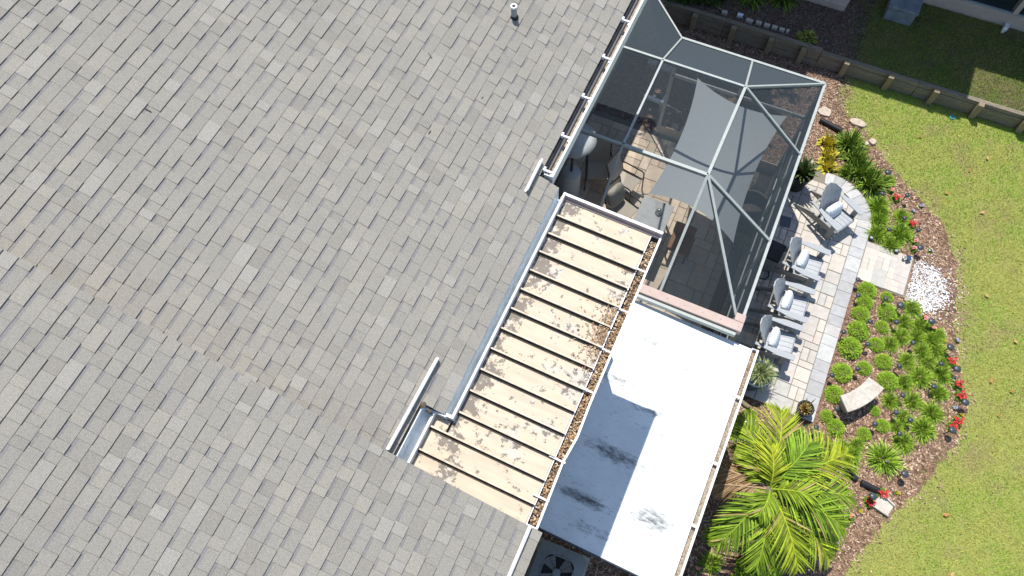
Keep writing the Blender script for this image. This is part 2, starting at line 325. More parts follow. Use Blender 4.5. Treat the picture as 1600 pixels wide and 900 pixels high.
def lawn_col(x, y, n):
    k = np.clip(.5 + .3 * fbm(x, y, 1.3, 15) + .4 * fbm(x, y, 3.2, 5) + .3 * fbm(x, y, 11, 6) + rng.normal(0, .4, n) - .55 * np.clip((11.5 - y) / 10, -.2, .8) + .14, 0, 1)[:, None]
    dead = np.clip(np.maximum(fbm(x, y, 5, 9) * .75 - .35, (.85 - (x - bed_x(y)) * 1.0) * (.45 + .55 * fbm(x, y, 4, 19)) - .05), 0, .9)[:, None]
    c = (1 - k) * np.array((.55, .50, .13)) + k * np.array((.22, .46, .02)); return c * (1 - dead) + dead * np.array((.42, .33, .19))
def lawn_sample(n):
    x = rng.uniform(1.6, 12.0, n); y = rng.uniform(-2.0, 14.05, n); k = x > bed_x(y) + .14 * fbm(x, y, 5, 31) + rng.normal(0, .15, n)
    return x[k], y[k]
tag(blades('lawn_grass', 350000, lawn_sample, lambda x, y: x * 0 - .012, .05, .006, lawn_col, 'grass', .9), 'short sunlit green lawn grass with dry patches right of the garden bed', 'grass', kind='stuff')
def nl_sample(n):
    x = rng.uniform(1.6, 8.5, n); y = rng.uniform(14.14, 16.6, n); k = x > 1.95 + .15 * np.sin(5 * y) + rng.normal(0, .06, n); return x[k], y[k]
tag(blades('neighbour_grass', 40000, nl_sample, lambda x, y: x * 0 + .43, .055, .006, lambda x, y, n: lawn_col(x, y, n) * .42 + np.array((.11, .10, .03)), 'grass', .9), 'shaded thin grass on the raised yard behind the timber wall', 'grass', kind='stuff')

def chips(name, n, sample, z, palette, label, cat, L=.05, Wd=.016):
    x, y = sample(n); n = len(x); a = rng.uniform(0, 2 * np.pi, n); l = L * rng.uniform(.4, 1.4, n); w = Wd * rng.uniform(.5, 1.5, n); t = rng.uniform(-.35, .35, n)
    ca, sa = np.cos(a), np.sin(a); zz = z + rng.uniform(.002, .02, n); V = np.zeros((n, 4, 3))
    for i, (sl_, sw) in enumerate(((-1, -1), (1, -1), (1, 1), (-1, 1))): V[:, i] = np.c_[x + ca * l * sl_ / 2 - sa * w * sw / 2, y + sa * l * sl_ / 2 + ca * w * sw / 2, zz + t * l * sl_ / 2 + .15 * w * sw]
    C = np.array(palette)[rng.integers(0, len(palette), n)] * rng.uniform(.75, 1.2, (n, 1))
    return tag(mesh_np(name, V.reshape(-1, 3), np.arange(n * 4).reshape(-1, 4), 'chips', np.repeat(C, 4, 0)), label, cat, kind='stuff')
CH = [(.43, .29, .195), (.33, .20, .13), (.53, .38, .27), (.22, .13, .085), (.40, .25, .16), (.60, .46, .34), (.14, .085, .055), (.48, .34, .24)]
def bed_sample(n):
    x = rng.uniform(-.5, 6.4, n); y = rng.uniform(-2.0, 14.0, n); k = (x < bed_x(y) + .14 * fbm(x, y, 5, 31) + rng.normal(0, .15, n)) & ~((x < 3.7) & (y > 5.2) & (y < 11)) & ~((x < 1.35) & (y > 4.9)); return x[k], y[k]
chips('bark_mulch', 68000, bed_sample, -.006, CH, 'tan and brown bark mulch chips covering the garden bed', 'mulch')
def edge_sample(n):
    y = rng.uniform(7.4, 10.8, n); x = bed_x(y) - rng.exponential(.3, n) + .08; k = x > 4.6; return x[k], y[k]
def north_sample(n): return rng.uniform(-3, 2.3, n), rng.uniform(10.7, 14.0, n)
chips('bark_mulch', 9000, north_sample, -.006, [(.20, .13, .09), (.30, .21, .15), (.40, .30, .23), (.12, .08, .06)], 'dark bark mulch between the screen enclosure and the timber wall', 'mulch')
chips('leaf_mulch', 12000, lambda n: (rng.uniform(-3, 2.1, n), rng.uniform(14.14, 16.5, n)), .436, [(.10, .075, .06), (.16, .12, .10), (.07, .05, .045), (.22, .18, .15)], 'dark leaf litter on the raised bed behind the timber wall', 'mulch')

# ---------------------------------------------------------------- pavers
def ashlar(x0, x1, y0, y1, cell, inside, seed):
    r = random.Random(seed); nx, ny = int((x1 - x0) / cell), int((y1 - y0) / cell); occ = np.zeros((nx, ny), bool); out = []
    for j in range(ny):
        for i in range(nx):
            if occ[i, j]: continue
            for (a, b) in r.sample([(2, 2), (3, 2), (2, 3), (2, 2), (2, 1), (1, 2)], 6) + [(2, 1), (1, 2), (1, 1)]:
                if i + a <= nx and j + b <= ny and not occ[i:i + a, j:j + b].any(): break
            occ[i:i + a, j:j + b] = True; cx, cy = x0 + (i + a / 2) * cell, y0 + (j + b / 2) * cell
            if inside(cx, cy, a * cell, b * cell): out.append((cx, cy, a, b))
    return out
pcache = {}
def paver_mesh(a, b, cell, key):
    if (a, b, key) not in pcache:
        g = .0055; w, h = a * cell / 2 - g, b * cell / 2 - g; bv = .007; P = []
        for z, ins in ((0, 0), (.032, 0), (.038, bv)): P += [(-w + ins, -h + ins, z), (w - ins, -h + ins, z), (w - ins, h - ins, z), (-w + ins, h - ins, z)]
        F = [(8, 9, 10, 11)] + [(r * 4 + k, r * 4 + (k + 1) % 4, r * 4 + 4 + (k + 1) % 4, r * 4 + 4 + k) for r in (0, 1) for k in range(4)]
        me = bpy.data.meshes.new('paver'); me.from_pydata(P, [], F); me.materials.append(M[key]); pcache[(a, b, key)] = me
    return pcache[(a, b, key)]
def lay(parent, plist, cell, key, z=0):
    for cx, cy, a, b in plist:
        o = link('paver', paver_mesh(a, b, cell, key), None, parent, (cx + random.uniform(-.002, .002), cy + random.uniform(-.002, .002), z + random.uniform(-.003, .002))); o.rotation_euler = (random.uniform(-.006, .006), random.uniform(-.006, .006), random.uniform(-.006, .006))
# outline of the outdoor patio's inner field: straight along X=3.3, half-round end
CXP, CYP, RI, RO = 2.52, 9.95, .80, 1.1
def in_field(x, y):
    if y <= CYP: return 1.25 <= x <= CXP + RI and y >= 5.25
    return math.hypot((x - CXP), (y - CYP)) <= RI or (x < CXP and y < CYP + RI and x > 1.5)
base_poly = [(1.25, 5.22), (CXP + RO, 5.3), (CXP + RO, CYP)] + [(CXP + RO * math.cos(t), CYP + RO * math.sin(t)) for t in np.linspace(.1, 1.75, 14)] + [(1.25, CYP + 1.0)]
patio = tag(MB().prism(base_poly, -.05, .022).build('patio', 'joint'), kind='structure')
lay(patio, ashlar(1.25, 3.323, 5.26, 10.76, .1478, lambda x, y, a, b: in_field(x, y), 4), .1478, 'paver', .004)
r = random.Random(8); y = 5.28
while y < CYP - .05:   # straight grey border
    h = r.choice((.24, .3, .36)); h = min(h, CYP - y)
    link('border_paver', MB().prism([(CXP + RI + .005, y + .004), (CXP + RO, y + .004), (CXP + RO, y + h - .004), (CXP + RI + .005, y + h - .004)], 0, .04).mesh('border_paver'), 'paver_grey', patio, (0, 0, random.uniform(0, .004))); y += h
n = 8
for k in range(n):     # curved grey border
    t0, t1 = k * 1.72 / n + .004, (k + 1) * 1.72 / n - .004
    link('border_paver', MB().prism([(CXP + RI * math.cos(t0), CYP + RI * math.sin(t0)), (CXP + RO * math.cos(t0), CYP + RO * math.sin(t0)), (CXP + RO * math.cos((t0 + t1) / 2), CYP + RO * math.sin((t0 + t1) / 2)), (CXP + RO * math.cos(t1), CYP + RO * math.sin(t1)), (CXP + RI * math.cos(t1), CYP + RI * math.sin(t1)), (CXP + RI * math.cos((t0 + t1) / 2), CYP + RI * math.sin((t0 + t1) / 2))], 0, .05).mesh('border_paver'), 'paver_grey', patio)
walk = tag(MB().prism([(3.63, 8.7), (4.66, 8.66), (4.64, 9.62), (3.63, 9.72)], -.05, .016).build('garden_walkway', 'joint'), kind='structure')
lay(walk, ashlar(3.64, 4.66, 8.7, 9.68, .1395, lambda x, y, a, b: True, 12), .1395, 'paver', 0)
# lanai floor inside the screen enclosure
floor = tag(MB().bb((-3.6, 5.0, -.06), (1.235, 10.6, .022)).build('lanai_floor', 'joint'), kind='structure')
lay(floor, ashlar(-3.4, 1.2, 6.25, 10.6, .2, lambda x, y, a, b: True, 21), .2, 'paver_in', .004)
for i in range(20):
    link('brick', MB().prism([(-.8 + i * .105, 6.0), (-.8 + i * .105 + .092, 6.0), (-.8 + i * .105 + .092, 6.22), (-.8 + i * .105, 6.22)], 0, .045).mesh('brick'), 'brick', floor)

# ================================================================ HOUSE
TP = math.tan(R_(22.6)); CP, SP = math.cos(R_(22.6)), math.sin(R_(22.6))
def roof_z(x, dz=0): return 5.79 + dz - x * TP
DZ = .40
house = at('house', (-4, 3, 0), 'large house with grey asphalt shingle roof filling the left side', 'house')
def hp(mb, name, m, parent=None, **k): return wp(mb, house).build(name, m, parent or house, **k)
# roof decks (dark underlay, a little below the shingles)
def deck(name, polys, dz):
    mb = MB()
    for poly in polys:
        n = len(poly); mb.add([(x, y, roof_z(x, dz) - .012) for x, y in poly] + [(x, y, roof_z(x, dz) - .14) for x, y in poly], [tuple(range(n)), tuple(range(n, 2 * n))[::-1]] + [(i, n + i, n + (i + 1) % n, (i + 1) % n) for i in range(n)])
    o = hp(mb, name, 'deck'); return o
YJ = 4.42
main_roof = deck('main_roof', [[(-9.5, .60), (-1.89, .60), (-1.89, 1.30), (-9.5, 1.30)], [(-9.5, 1.30), (-1.66, 1.30), (-1.66, YJ), (-9.5, YJ)], [(-9.5, YJ), (-1.90, YJ), (-1.90, 8.27), (-9.5, 8.27)]], 0)
wing_roof = deck('wing_roof', [[(-9.5, -5), (-.22, -5), (-.22, .655), (-9.5, .655)]], DZ)
EXPO = .143
SH_BASE = [(.345, .335, .315), (.35, .34, .32), (.355, .345, .323), (.34, .331, .312), (.362, .35, .327), (.348, .338, .318), (.322, .311, .292), (.375, .361, .333), (.35, .34, .318), (.345, .336, .317)]
def shingles(eaves, dz, seed, far):
    """eaves: list of (xe, y0, y1); returns list of (verts, colors, centre)"""
    r = random.Random(seed); out = []
    xmax = max(e[0] for e in eaves) + .012
    for i in range(62):
        xb = xmax - i * EXPO * CP
        if xb < far: break
        for xe, y0, y1 in eaves:
            if xb > xe + .025: continue
            last = xb + EXPO * CP > xe + .025
            xq = xb
            y = y0 + 0
            first = True; thick_prev = False
            while y < y1 - 1e-6:
                w = r.choice((.09, .11, .13, .15, .17, .19, .22, .25)) * r.uniform(.9, 1.1)
                if first: w *= r.uniform(.4, 1); first = False
                if y1 - (y + w) < .06: w = y1 - y
                thick = (not thick_prev) if r.random() < .78 else thick_prev; thick_prev = thick
                t = r.uniform(.0135, .016) if thick else r.uniform(.0065, .0085)
                c = np.array(r.choice(SH_BASE)) * np.array((.865, .835, .775)) * r.uniform(.982, 1.018)
                if thick and r.random() < .13: c = np.array((.336, .316, .280)) * r.uniform(.98, 1.03)
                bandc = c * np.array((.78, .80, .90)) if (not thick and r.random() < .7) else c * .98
                g = .0009; sk = r.uniform(-.0012, .0012)
                ya, yb = y + g, y + w - g; LN = EXPO * CP * 1.12
                def P(xx, yy, h): return (xx - h * 0 + h * SP, yy, roof_z(xx, dz) + h * CP)
                x0 = xq + sk; x1 = xq - LN * .68; x2 = xq - LN
                hs = (t, t * .42 + .0012, .0012)
                V = [P(x0, ya, hs[0]), P(x0, yb, hs[0]), P(x1, yb, hs[1]), P(x1, ya, hs[1]), P(x1, yb, hs[1]), P(x1, ya, hs[1]), P(x2, yb, hs[2]), P(x2, ya, hs[2]), P(x0, ya, -.004), P(x0, yb, -.004), P(x2, ya, -.004), P(x2, yb, -.004)]
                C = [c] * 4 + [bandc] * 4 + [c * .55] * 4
                out.append((V, C, V[3])); y += w
    return out
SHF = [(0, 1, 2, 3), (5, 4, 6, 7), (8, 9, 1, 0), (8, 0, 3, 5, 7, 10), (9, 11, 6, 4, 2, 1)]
allsh = [(p, main_roof) for p in shingles([(-1.89, .60, 1.30), (-1.66, 1.30, YJ), (-1.90, YJ, 8.27)], 0, 5, -8.9)] + [(p, wing_roof) for p in shingles([(-.22, -4.2, .655)], DZ, 6, -8.9)]
camR = np.array([cx_, -cy_, -cz_])
def seen(c):
    q = camR @ (np.array(c) - np.array((0, 0, CAMZ))); return q[2] > 0 and abs(q[0] / q[2] * 1110) < 790 and abs(q[1] / q[2] * 1110) < 440
def near(c): return np.linalg.norm(np.array(c) - np.array((0, 0, CAMZ)))
vis = sorted([i for i, (p, _) in enumerate(allsh) if seen(p[2])], key=lambda i: near(allsh[i][0][2]))
pick = set(vis[:300])
hl = np.array(house.location)
for roof in (main_roof, wing_roof):
    rest = MB()
    for i, (p, rf) in enumerate(allsh):
        if rf is not roof: continue
        if i in pick:
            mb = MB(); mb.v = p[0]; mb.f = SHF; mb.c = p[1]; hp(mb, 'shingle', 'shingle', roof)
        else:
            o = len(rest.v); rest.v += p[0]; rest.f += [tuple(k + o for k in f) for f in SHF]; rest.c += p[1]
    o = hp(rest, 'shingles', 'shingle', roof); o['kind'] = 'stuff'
# walls (upper storey, porch back wall, bump-out, wing)
hp(MB().bb((-9.4, 4.2, 3.2), (-2.75, 8.0, 6.7)).bb((-9.4, 4.2, 0), (-3.65, 8.0, 3.2)).bb((-9.4, 8.01, 0), (-3.15, 13.2, 4.5)).bb((-9.4, .3, 0), (-.75, 4.10, 6.12)).bb((-9.4, -4.8, 0), (-.62, .2, 6.1)), 'wall', 'wall')
hp(MB().bb((-.75, 3.9, 2.9), (-.60, 4.17, 4.15)), 'shadow_block', 'trim')  # hidden block shaped to cast the notch in the white roof's shadow
hp(MB().bb((-3.64, 4.15, 3.02), (-2.76, 8.0, 3.16)), 'porch_ceiling', 'soffit')
hp(MB().bb((-2.74, 4.45, 6.30), (-1.93, 8.2, 6.345)).bb((-.72, -4.8, 6.11), (-.26, .62, 6.14)), 'soffit', 'soffit')
hp(MB().bb((-1.905, YJ + .02, 6.36), (-1.885, 8.25, 6.545)), 'fascia', 'deck')  # coloured dark to paint the shaded band behind the gutter
hp(MB().bb((-.25, -4.8, 6.02), (-.225, .62, 6.2)), 'fascia', 'trim')
# rake board of the wing roof
mb = MB()
mb.add([(x, yy, roof_z(x, DZ) - d) for x in (-9.4, -.24) for yy in (.60, .648) for d in (.03, .30)], [(0, 1, 3, 2), (4, 6, 7, 5), (0, 2, 6, 4), (1, 5, 7, 3), (0, 4, 5, 1), (2, 3, 7, 6)])
M['rake'] = mat('rake', (.32, .34, .37), .9)
hp(mb, 'rake_board', 'rake')
# upper gutter
def gutter(mk, xi, xo, y0, y1, zt, depth=.10, lip=.022, kink=None, inner=0):
    mb = MB(); t = .012
    mb.bb((xi, y0, zt - depth), (xi + t, y1, zt - inner)); mb.bb((xi + t, y0, zt - depth), (xo - t, y1, zt - depth + t))
    if kink is None: mb.bb((xo - t, y0, zt - depth), (xo, y1, zt)); mb.bb((xo - lip, y0, zt), (xo + .004, y1, zt + .012))
    else:
        pts = [y0] + [k[0] for k in kink] + [y1]; off = [0] + [k[1] for k in kink] + [0]
        for (ya, oa), (yb, ob) in zip(zip(pts, off), zip(pts[1:], off[1:])):
            mb.bar((xo - t / 2 + oa, ya, zt - depth / 2), (xo - t / 2 + ob, yb, zt - depth / 2), t, depth); mb.bar((xo - lip / 2 + oa, ya, zt + .006), (xo - lip / 2 + ob, yb, zt + .006), lip + .004, .012)
    mb.bb((xi + t, y0, zt - depth + t), (xo - t, y0 + t, zt)); mb.bb((xi + t, y1 - t, zt - depth + t), (xo - t, y1, zt))
    return mb
g = hp(gutter(None, -1.885, -1.755, 4.47, 8.27, 6.575, .20, inner=.12), 'gutter', 'white_metal')
hp(MB().bb((-1.872, 4.49, 6.395), (-1.768, 8.25, 6.407)), 'gutter_silt', 'silt', g)
for yb in (7.17, 6.46, 5.75, 5.08, 4.52):
    hp(MB().bb((-1.90, yb - .012, 6.58), (-1.765, yb + .012, 6.598)).bb((-1.90, yb - .02, 6.56), (-1.875, yb + .035, 6.615)).bb((-1.80, yb - .05, 6.50), (-1.775, yb + .03, 6.58)), 'gutter_bracket', 'white_metal', g)
# rain diverters on the shingles
def diverter(y0, y1, x0, x1, dz, k=1):
    mb = MB(); a = Vector((x0, y0, roof_z(x0, dz))); b = Vector((x1, y1, roof_z(x1, dz))); nrm = Vector((SP, 0, CP)); dn = Vector((CP, 0, -SP))
    for s, e, w, h in ((0, 0, .007, .065 * k), (-.012, 0, .02, .003)):
        P = []
        for p in (a, b):
            q = p + dn * s + nrm * .016
            P += [q - dn * w / 2, q + dn * w / 2, q + dn * w / 2 + nrm * h, q - dn * w / 2 + nrm * h]
        mb.add(P, [(0, 1, 2, 3), (7, 6, 5, 4), (0, 4, 5, 1), (1, 5, 6, 2), (2, 6, 7, 3), (3, 7, 4, 0)])
    q0, q1 = a + nrm * (.016 + .065 * k), b + nrm * (.016 + .065 * k)
    mb.add([q0 - dn * .021, q0 + dn * .006, q1 + dn * .006, q1 - dn * .021, q0 - dn * .021 - nrm * .004, q0 + dn * .006 - nrm * .004, q1 + dn * .006 - nrm * .004, q1 - dn * .021 - nrm * .004], [(0, 1, 2, 3), (7, 6, 5, 4), (0, 4, 5, 1), (1, 5, 6, 2), (2, 6, 7, 3), (3, 7, 4, 0)])
    return mb
hp(diverter(4.12, 4.60, -1.965, -1.975, 0), 'rain_diverter', 'white_metal')
hp(diverter(.70, 1.80, -1.985, -1.97, 0), 'rain_diverter', 'white_metal')
hp(diverter(-1.2, .655, -.335, -.345, DZ, .5), 'rain_diverter', 'white_metal')
# eave flashing beside the cream roof (shaded by the eave)
hp(MB().bb((-1.70, 1.31, 6.17), (-1.572, YJ, 6.21)).bb((-1.655, 1.31, 6.211), (-1.646, YJ, 6.462)).bb((-1.90, .60, 6.22), (-1.78, 1.28, 6.26)).bb((-1.888, .60, 6.261), (-1.878, 1.28, 6.556)).add([(-1.877, .61, 6.36), (-1.877, 1.27, 6.36), (-1.80, 1.27, 6.29), (-1.80, .61, 6.29), (-1.877, .61, 6.35), (-1.877, 1.27, 6.35), (-1.80, 1.27, 6.28), (-1.80, .61, 6.28)], [(0, 3, 2, 1), (4, 5, 6, 7), (0, 1, 5, 4), (2, 3, 7, 6), (0, 4, 7, 3), (1, 2, 6, 5)]), 'eave_flashing', 'flashing')
hp(MB().bb((-1.89, 1.285, 6.36), (-1.62, 1.30, 6.47)), 'jog_flashing', 'flashing')
# small dark clumps at the jog corner
hp(MB().lathe([(.005, 0), (.035, .01), (.04, .03), (.012, .042)], (-1.885, 1.285, 6.55), 7).lathe([(.005, 0), (.03, .008), (.03, .02), (.01, .03)], (-1.80, 1.27, 6.49), 6), 'jog_clump', 'dirt_rib_shadow')
# vent pipe on the main roof
vb = Vector((-3.06, 6.2, roof_z(-3.06)))
pv = hp(MB().lathe([(.037, -.03), (.037, .18), (.026, .18), (.026, .06)], vb, 16), 'vent_pipe', 'ac_grey')
hp(MB().lathe([(.043, .172), (.043, .196), (.024, .196), (.024, .172)], vb, 16), 'pipe_collar', 'white_metal', pv)
hp(MB().lathe([(.058, 0), (.058, .022), (.038, .05)], vb + Vector((.0, 0, -.012)), 16), 'pipe_boot', 'black', pv)
# twigs and specks on the shingles
for k, (x, y, l) in enumerate(((-3.6, 5.0, .07), (-3.2, 4.1, .05), (-5.6, 2.6, .07), (-5.3, -.9, .05), (-2.9, 4.9, .03), (-2.4, .3, .05))):
    dz = DZ if y < .6 else 0; a = random.uniform(0, 3); p = Vector((x, y, roof_z(x, dz) + .018))
    hp(MB().tube([p, p + Vector((math.cos(a) * l, math.sin(a) * l, -math.cos(a) * l * TP))], .0045, 5), 'twig', 'dirt_rib_shadow', main_roof if dz == 0 else wing_roof)

# ================================================================ CREAM PAN ROOF
pan_roof = at('cream_patio_roof', (-.95, 2.5, 6.2), 'cream metal pan roof with dark ribs and mildew between shingle eave and white roof', 'roof')
def pz(x): return 6.335 - (x + 1.58) * .045
NP, PY0, PW = 14, .64, .2693
def pp_(mb, name, m, parent=None, **k): return wp(mb, pan_roof).build(name, m, parent or pan_roof, **k)
M_pan = []
ribs = [PY0 + .222 + i * PW for i in range(13)]      # rib lines (Y)
ribs = [4.106 - i * PW for i in range(13)]
lines = [4.375] + ribs + [.45]
for i in range(len(lines) - 1):
    ya, yb = lines[i] - .008, lines[i + 1] + .008
    xl = -1.55 if ya > 1.31 else -1.755
    V = [(x, yy, pz(x) - random.uniform(0, .001) - dd) for dd in (0, .02) for x in (xl, -.40) for yy in (yb, ya)]
    if yb < 1.31 < ya: xl = -1.575
    mb = MB().add(V, [(0, 2, 3, 1), (4, 5, 7, 6), (0, 1, 5, 4), (2, 6, 7, 3), (0, 4, 6, 2), (1, 3, 7, 5)])
    if yb < 1.31 < ya: mb.add([(x, yy, pz(x) - dd) for dd in (.001, .02) for x in (-1.77, -1.575) for yy in (yb, 1.29)], [(0, 2, 3, 1), (4, 5, 7, 6), (0, 1, 5, 4), (2, 6, 7, 3), (0, 4, 6, 2), (1, 3, 7, 5)])
    pp_(mb, 'roof_pan', 'pan')
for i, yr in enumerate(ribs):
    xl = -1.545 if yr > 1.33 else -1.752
    r_ = pp_(MB().bar((xl, yr, pz(xl) + .023), (-.395, yr, pz(-.395) + .023), .014, .06).bar((xl, yr - .018, pz(xl) + .006), (-.395, yr - .018, pz(-.395) + .006), .026, .014), 'rib', 'dirt_rib_shadow')  # darker strip beside each rib paints the rib's cast shadow
    pp_(MB().bar((xl, yr + .001, pz(xl) + .056), (-.395, yr + .001, pz(-.395) + .056), .020, .006), 'rib_cap', 'brown_rib', r_)
pp_(MB().bb((-1.571, 1.335, 6.18), (-1.545, 4.41, 6.45)).bb((-1.778, .62, 6.20), (-1.752, 1.30, 6.45)).bb((-1.778, 1.301, 6.20), (-1.545, 1.334, 6.452)), 'wall_trim', 'trim')
pp_(MB().bar((-1.57, 4.40, 6.365), (-.27, 4.40, 6.305), .02, .10).bar((-1.60, 4.375, 6.345), (-.29, 4.375, 6.285), .03, .02), 'end_trim', 'pink')
pp_(MB().bar((-1.575, 4.405, 6.42), (-.265, 4.405, 6.362), .034, .012), 'end_trim_cap', 'trim')
pg = pp_(gutter(None, -.395, -.262, .66, 4.40, 6.285, .10, .02, kink=[(1.40, -.02), (1.72, .014), (2.1, 0)]), 'gutter', 'white_metal')
pp_(MB().bb((-.383, .68, 6.20), (-.274, 4.385, 6.213)), 'gutter_silt', 'dirt_rib_shadow', pg)
for ys in (3.86, 3.29, 2.755, 2.235, 1.40, .965):
    pp_(MB().bar((-.45, ys, 6.32), (-.265, ys, 6.303), .02, .008), 'gutter_strap', 'white_metal', pg)
# leaves and twigs in the pan-roof gutter
def litter(name, n, sample, zf, label, pal, L=.035):
    x, y = sample(n); n = len(x); a = rng.uniform(0, 6.28, n); l = L * rng.uniform(.5, 1.4, n); w = l * rng.uniform(.3, .7, n); ca, sa = np.cos(a), np.sin(a); z = zf(x, y, n); V = np.zeros((n, 4, 3))
    for i, (p, q) in enumerate(((-1, 0), (0, -1), (1, 0), (0, 1))): V[:, i] = np.c_[x + ca * l * p / 2 - sa * w * q / 2, y + sa * l * p / 2 + ca * w * q / 2, z + rng.uniform(-.008, .008, n)]
    C = np.array(pal)[rng.integers(0, len(pal), n)] * rng.uniform(.7, 1.2, (n, 1))
    return tag(mesh_np(name, V.reshape(-1, 3), np.arange(n * 4).reshape(-1, 4), 'fur', np.repeat(C, 4, 0)), label, 'leaves', kind='stuff')
LP = [(.42, .27, .14), (.52, .38, .24), (.30, .18, .10), (.60, .48, .34), (.36, .20, .09), (.22, .14, .09)]
def gl(n):
    y = rng.uniform(.7, 4.3, n); k = rng.uniform(0, 1, n) < np.clip(.35 + .65 * np.exp(-((y - 2.75) / .55) ** 2) + .35 * (y < 2.2), 0, 1); y = y[k]; return rng.uniform(-.38, -.28, len(y)), y
litter('leaf_litter', 2600, gl, lambda x, y, n: 6.215 + rng.uniform(0, .055, n), 'dry brown leaves packed in the cream roof gutter', LP, .03)
def gl2(n):
    y = rng.normal(2.95, .22, n); x = -.41 - rng.exponential(.07, n); return x, y
litter('leaf_litter', 700, gl2, lambda x, y, n: 6.285 - (x + .4) * .045 + rng.uniform(.003, .035, n), 'heap of dry leaves and twigs spilling onto the cream roof pans', LP, .026)
tw = MB(); rr = random.Random(5)
for k in range(34):
    x, y = -.40 - abs(rr.gauss(0, .10)), rr.gauss(2.85, .25); a = rr.uniform(0, 6.28); l = rr.uniform(.06, .2); z = pz(x) + .02
    tw.tube([(x, y, z), (x + math.cos(a) * l * .5 + .01, y + math.sin(a) * l * .5, z + rr.uniform(.005, .03)), (x + math.cos(a) * l, y + math.sin(a) * l, z + .01)], .0028, 4, (.42, .33, .24))
tag(tw.build('twigs', 'fur'), 'tangle of thin dry twigs lying at the cream roof gutter', 'twigs', kind='stuff')

# ================================================================ WHITE ROOF
wr = at('white_patio_roof', (.6, 3, 2.8), 'flat white patio roof with black mildew streaks below the cream roof', 'roof')
def wz(x): return 3.06 - (x - 0) * .045
def wrp(mb, name, m, parent=None, **k): return wp(mb, wr).build(name, m, parent or wr, **k)
pan = MB().add([(x, y, wz(x) - d) for d in (0, .075) for x in (-.75, 1.66) for y in (.98, 4.93)], [(0, 2, 3, 1), (4, 5, 7, 6), (0, 1, 5, 4), (2, 6, 7, 3), (0, 4, 6, 2), (1, 3, 7, 5)])
o = pan.build('roof_sheet', 'white_roof'); o.parent = wr; o.matrix_parent_inverse = Matrix.Translation((-.6, -3, -2.8))
wrp(MB().bar((-.75, .965, wz(-.75) - .045), (1.74, .965, wz(1.74) - .045), .02, .11), 'fascia', 'dark_blue')
wrp(MB().bar((-.75, .972, wz(-.75) + .004), (1.74, .972, wz(1.74) + .004), .014, .006), 'edge_trim', 'white_metal')
wg = wrp(gutter(None, 1.645, 1.755, .96, 4.95, 2.99, .11, .03), 'gutter', 'white_metal')
wrp(MB().bb((1.658, .98, 2.90), (1.74, 4.93, 2.912)), 'gutter_silt', 'silt', wg)
for ys in (4.07, 2.94, 1.95):
    wrp(MB().bb((1.56, ys - .02, 2.995), (1.75, ys + .02, 3.006)), 'gutter_strap', 'white_metal', wg)
for y_ in (4.85, 1.0): wrp(MB().bb((1.5, y_, 0), (1.6, y_ + .1, 2.88)), 'post', 'trim')
litter('leaf_litter', 260, lambda n: (rng.uniform(1.665, 1.735, n), np.where(rng.uniform(0, 1, n) < .6, rng.uniform(4.1, 4.9, n), rng.uniform(1, 4.9, n))), lambda x, y, n: 2.915 + rng.uniform(0, .02, n), 'scattered dry leaves in the white roof gutter', LP, .025)

# ================================================================ SCREEN ENCLOSURE
cage = at('screen_enclosure', (-.6, 7.8, 0), 'screened patio enclosure with pale aluminium beams and hipped roof', 'screen enclosure')
ZT, ZE = 4.30, 3.10
YB, YD = 8.79, 6.87
N_ = dict(A=(-1.53, 10.54, ZE), A0=(-2.75, 11.76, ZE), B=(-1.50, YB, ZT), C=(-.03, YB, ZT), D=(-.05, YD, ZT), E=(-.10, 10.54, ZE), F=(1.31, 10.54, ZE), G=(1.32, 8.79, ZE), H=(1.33, 6.87, ZE), I=(1.34, 5.10, ZE), b2=(-1.49, YD, ZT), s2=(-1.46, 5.10, ZE + .06), S=(-.05, 5.10, ZE + .06), hB=(-2.55, YB, ZT), hD=(-2.55, YD, ZT), hS=(-2.55, 5.10, ZE + .06))
def cp(mb, name, m, parent=None, **k): return wp(mb, cage).build(name, m, parent or cage, **k)
def beam(a, b, w=.06, h=.09, name='beam'):
    a = N_[a] if isinstance(a, str) else a; b = N_[b] if isinstance(b, str) else b
    return cp(MB().bar(a, b, w * .64, h * .75), name, 'white_alu')
for a, b, w in (('hB', 'B', .06), ('B', 'C', .06), ('hD', 'b2', .065), ('b2', 'D', .085), ('B', 'b2', .055), ('C', 'D', .075), ('A', 'B', .05), ('E', 'C', .055), ('C', 'F', .05), ('C', 'G', .06), ('D', 'H', .075), ('D', 'I', .065), ('D', 'S', .07), ('b2', 's2', .055), ('A', 'A0', .05)):
    beam(a, b, w)
for a, b in (('A', 'E'), ('E', 'F'), ('F', 'G'), ('G', 'H'), ('H', 'I')): beam(a, b, .075, .11, 'eave_beam')
for p in ('A', 'E', 'F', 'G', 'H', 'I'):
    x, y, z = N_[p]; cp(MB().bb((x - .04, y - .025, .02), (x + .04, y + .025, z - .05)), 'post', 'white_alu')
for z in (.05, .92, 2.07):
    if z != .92: cp(MB().bar((-1.53, 10.54, z), (1.31, 10.54, z), .05, .06), 'rail', 'white_alu')
    cp(MB().bar((1.31, 10.54, z), (1.34, 5.12, z), .05, .06), 'rail', 'white_alu')
cp(MB().bar((-1.53, 10.545, .2), (1.31, 10.545, .2), .02, .30), 'kick_plate', 'brown_rib')
cp(MB().bar((1.315, 10.54, .2), (1.345, 5.12, .2), .02, .30), 'kick_plate', 'brown_rib')
def screen(*names):
    P = [N_[n] if isinstance(n, str) else n for n in names]
    o = cp(MB().add(P, [tuple(range(len(P)))]), 'screen_panel', 'screen'); return o
